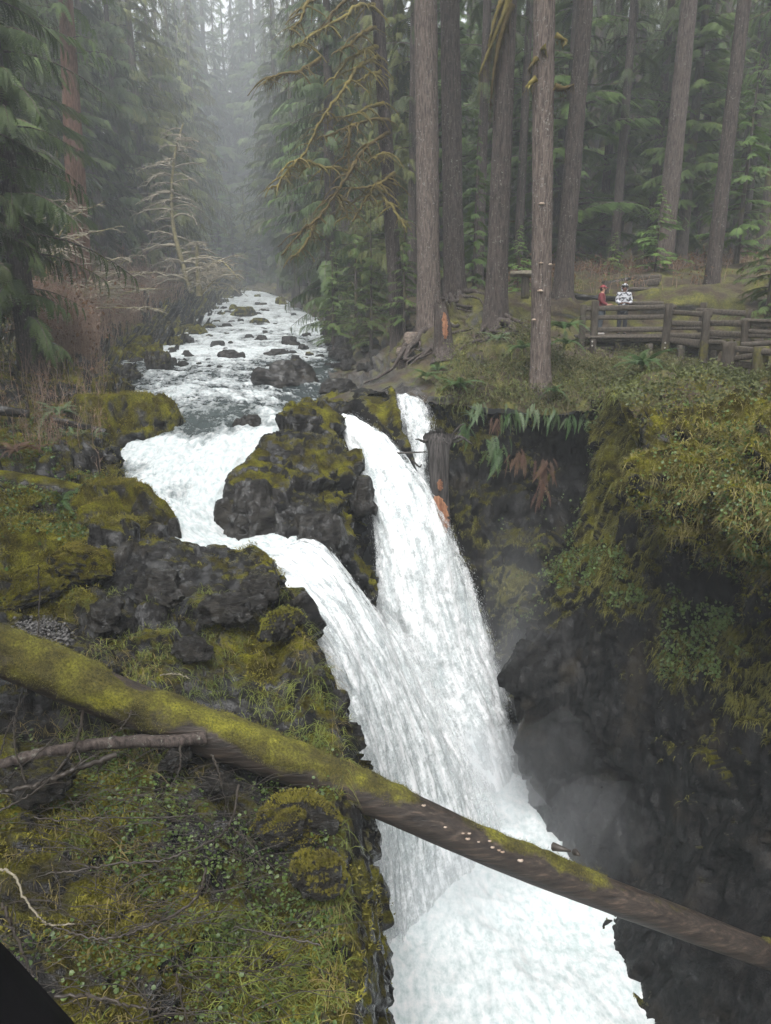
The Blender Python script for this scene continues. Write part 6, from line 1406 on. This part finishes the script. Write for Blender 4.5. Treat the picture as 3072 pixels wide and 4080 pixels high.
# ============================================================ AIR
def volume(name, density, color, aniso=.2):
    t = NT(name); v = t.n('VolumePrincipled'); t.put(v, 'Color', color); t.put(v, 'Density', density); t.put(v, 'Anisotropy', aniso)
    t.t.links.new(v.outputs[0], t.out.inputs['Volume']); return t.m
HAZE = .0022
lo = np.array([-140., -8, -16]); hi = np.array([180., 300, 128])
V = np.array([[x, y, z] for z in (lo[2], hi[2]) for y in (lo[1], hi[1]) for x in (lo[0], hi[0])]); F = np.array([[0, 2, 3, 1], [4, 5, 7, 6], [0, 1, 5, 4], [2, 6, 7, 3], [0, 4, 6, 2], [1, 3, 7, 5]])
link('haze', mesh_np('haze', V, F, mats=volume('pale air', HAZE, (.90, .95, 1.0)), smoothed=False), label='pale damp haze filling the valley', kind='stuff')

def mist(c, r, dens, label):
    V, F = sphere_vf(24, 14); V = V * np.array(r) * (1 + .5 * fbm(V, 1.6, 3, int(c[0] * 1000)))[:, None] + np.array(c)
    link('mist', mesh_np('mist', V, F, mats=volume('spray mist', dens, (.95, .97, 1.))), label=label, kind='stuff')
for k, (px, py, Y, r, dn, lb) in enumerate([(2060, 2420, 17.6, (.9, .8, 2.4), .045, 'thin mist rising beside the middle chute'), (2130, 2660, 16.6, (1.3, 1.0, 1.6), .05, 'mist at the foot of the middle chute'),
        (2260, 3150, 14.4, (1.8, 1.0, 1.9), .035, 'faint mist drifting along the gorge wall'), (2380, 3330, 13.2, (1.3, 1.0, 1.4), .035, 'faint mist above the right pool edge'), (1800, 3560, 12.8, (2.3, 1.3, 1.3), .07, 'spray where the main fall strikes the pool'), (1980, 3080, 15.6, (1.4, 1.2, 1.2), .06, 'spray cloud between the two chutes')]):
    mist(at(px, py, Y), r, dn * (4.2 if 'spray' in lb else 1.7), lb)

# ---- nest the small pieces under the part they sit on
def nest(root, part, names):
    kids = list(root.children); p = next(k for k in kids if k.name.split('.')[0] == part)
    for k in kids:
        if k is not p and k.name.split('.')[0] in names: k.parent = p
for r_ in (t0, t3, t4): nest(r_, 'trunk', ('mossy_bough', 'moss_clump', 'bracket_fungus'))
nest(LOG, 'trunk', ('moss_fur', 'stub', 'bracket_fungus', 'broken_limb'))
nest(p1, 'cap', ('cap_brim', 'cap_badge')); nest(p2, 'jacket', ('hood',))
for r_ in (p1, p2): nest(r_, 'body', ('nose', 'eye', 'ear', 'mouth', 'hair'))
for o in [o for o in bpy.data.objects if o.get('category') == 'branch']: nest(o, 'stem', ('twig',))
rail = next(o for o in bpy.data.objects if str(o.get('label', '')).startswith('squared timber'))
posts = [o for o in rail.children if o.name.split('.')[0] == 'post']
M['bolt'] = make_plain('pale metal bolt', (.25, .24, .22), .5)
for x, y, k in ((306, 690, 1), (305, 722, 1), (862, 700, 2), (858, 738, 2)):
    p = np.array(zf(x, y, Ya - .15 - .125 if k == 1 else Yc - .15 - .13)) - np.array(rail.location); ball('bolt', p, (.03, .02, .03), M['bolt'], posts[k])
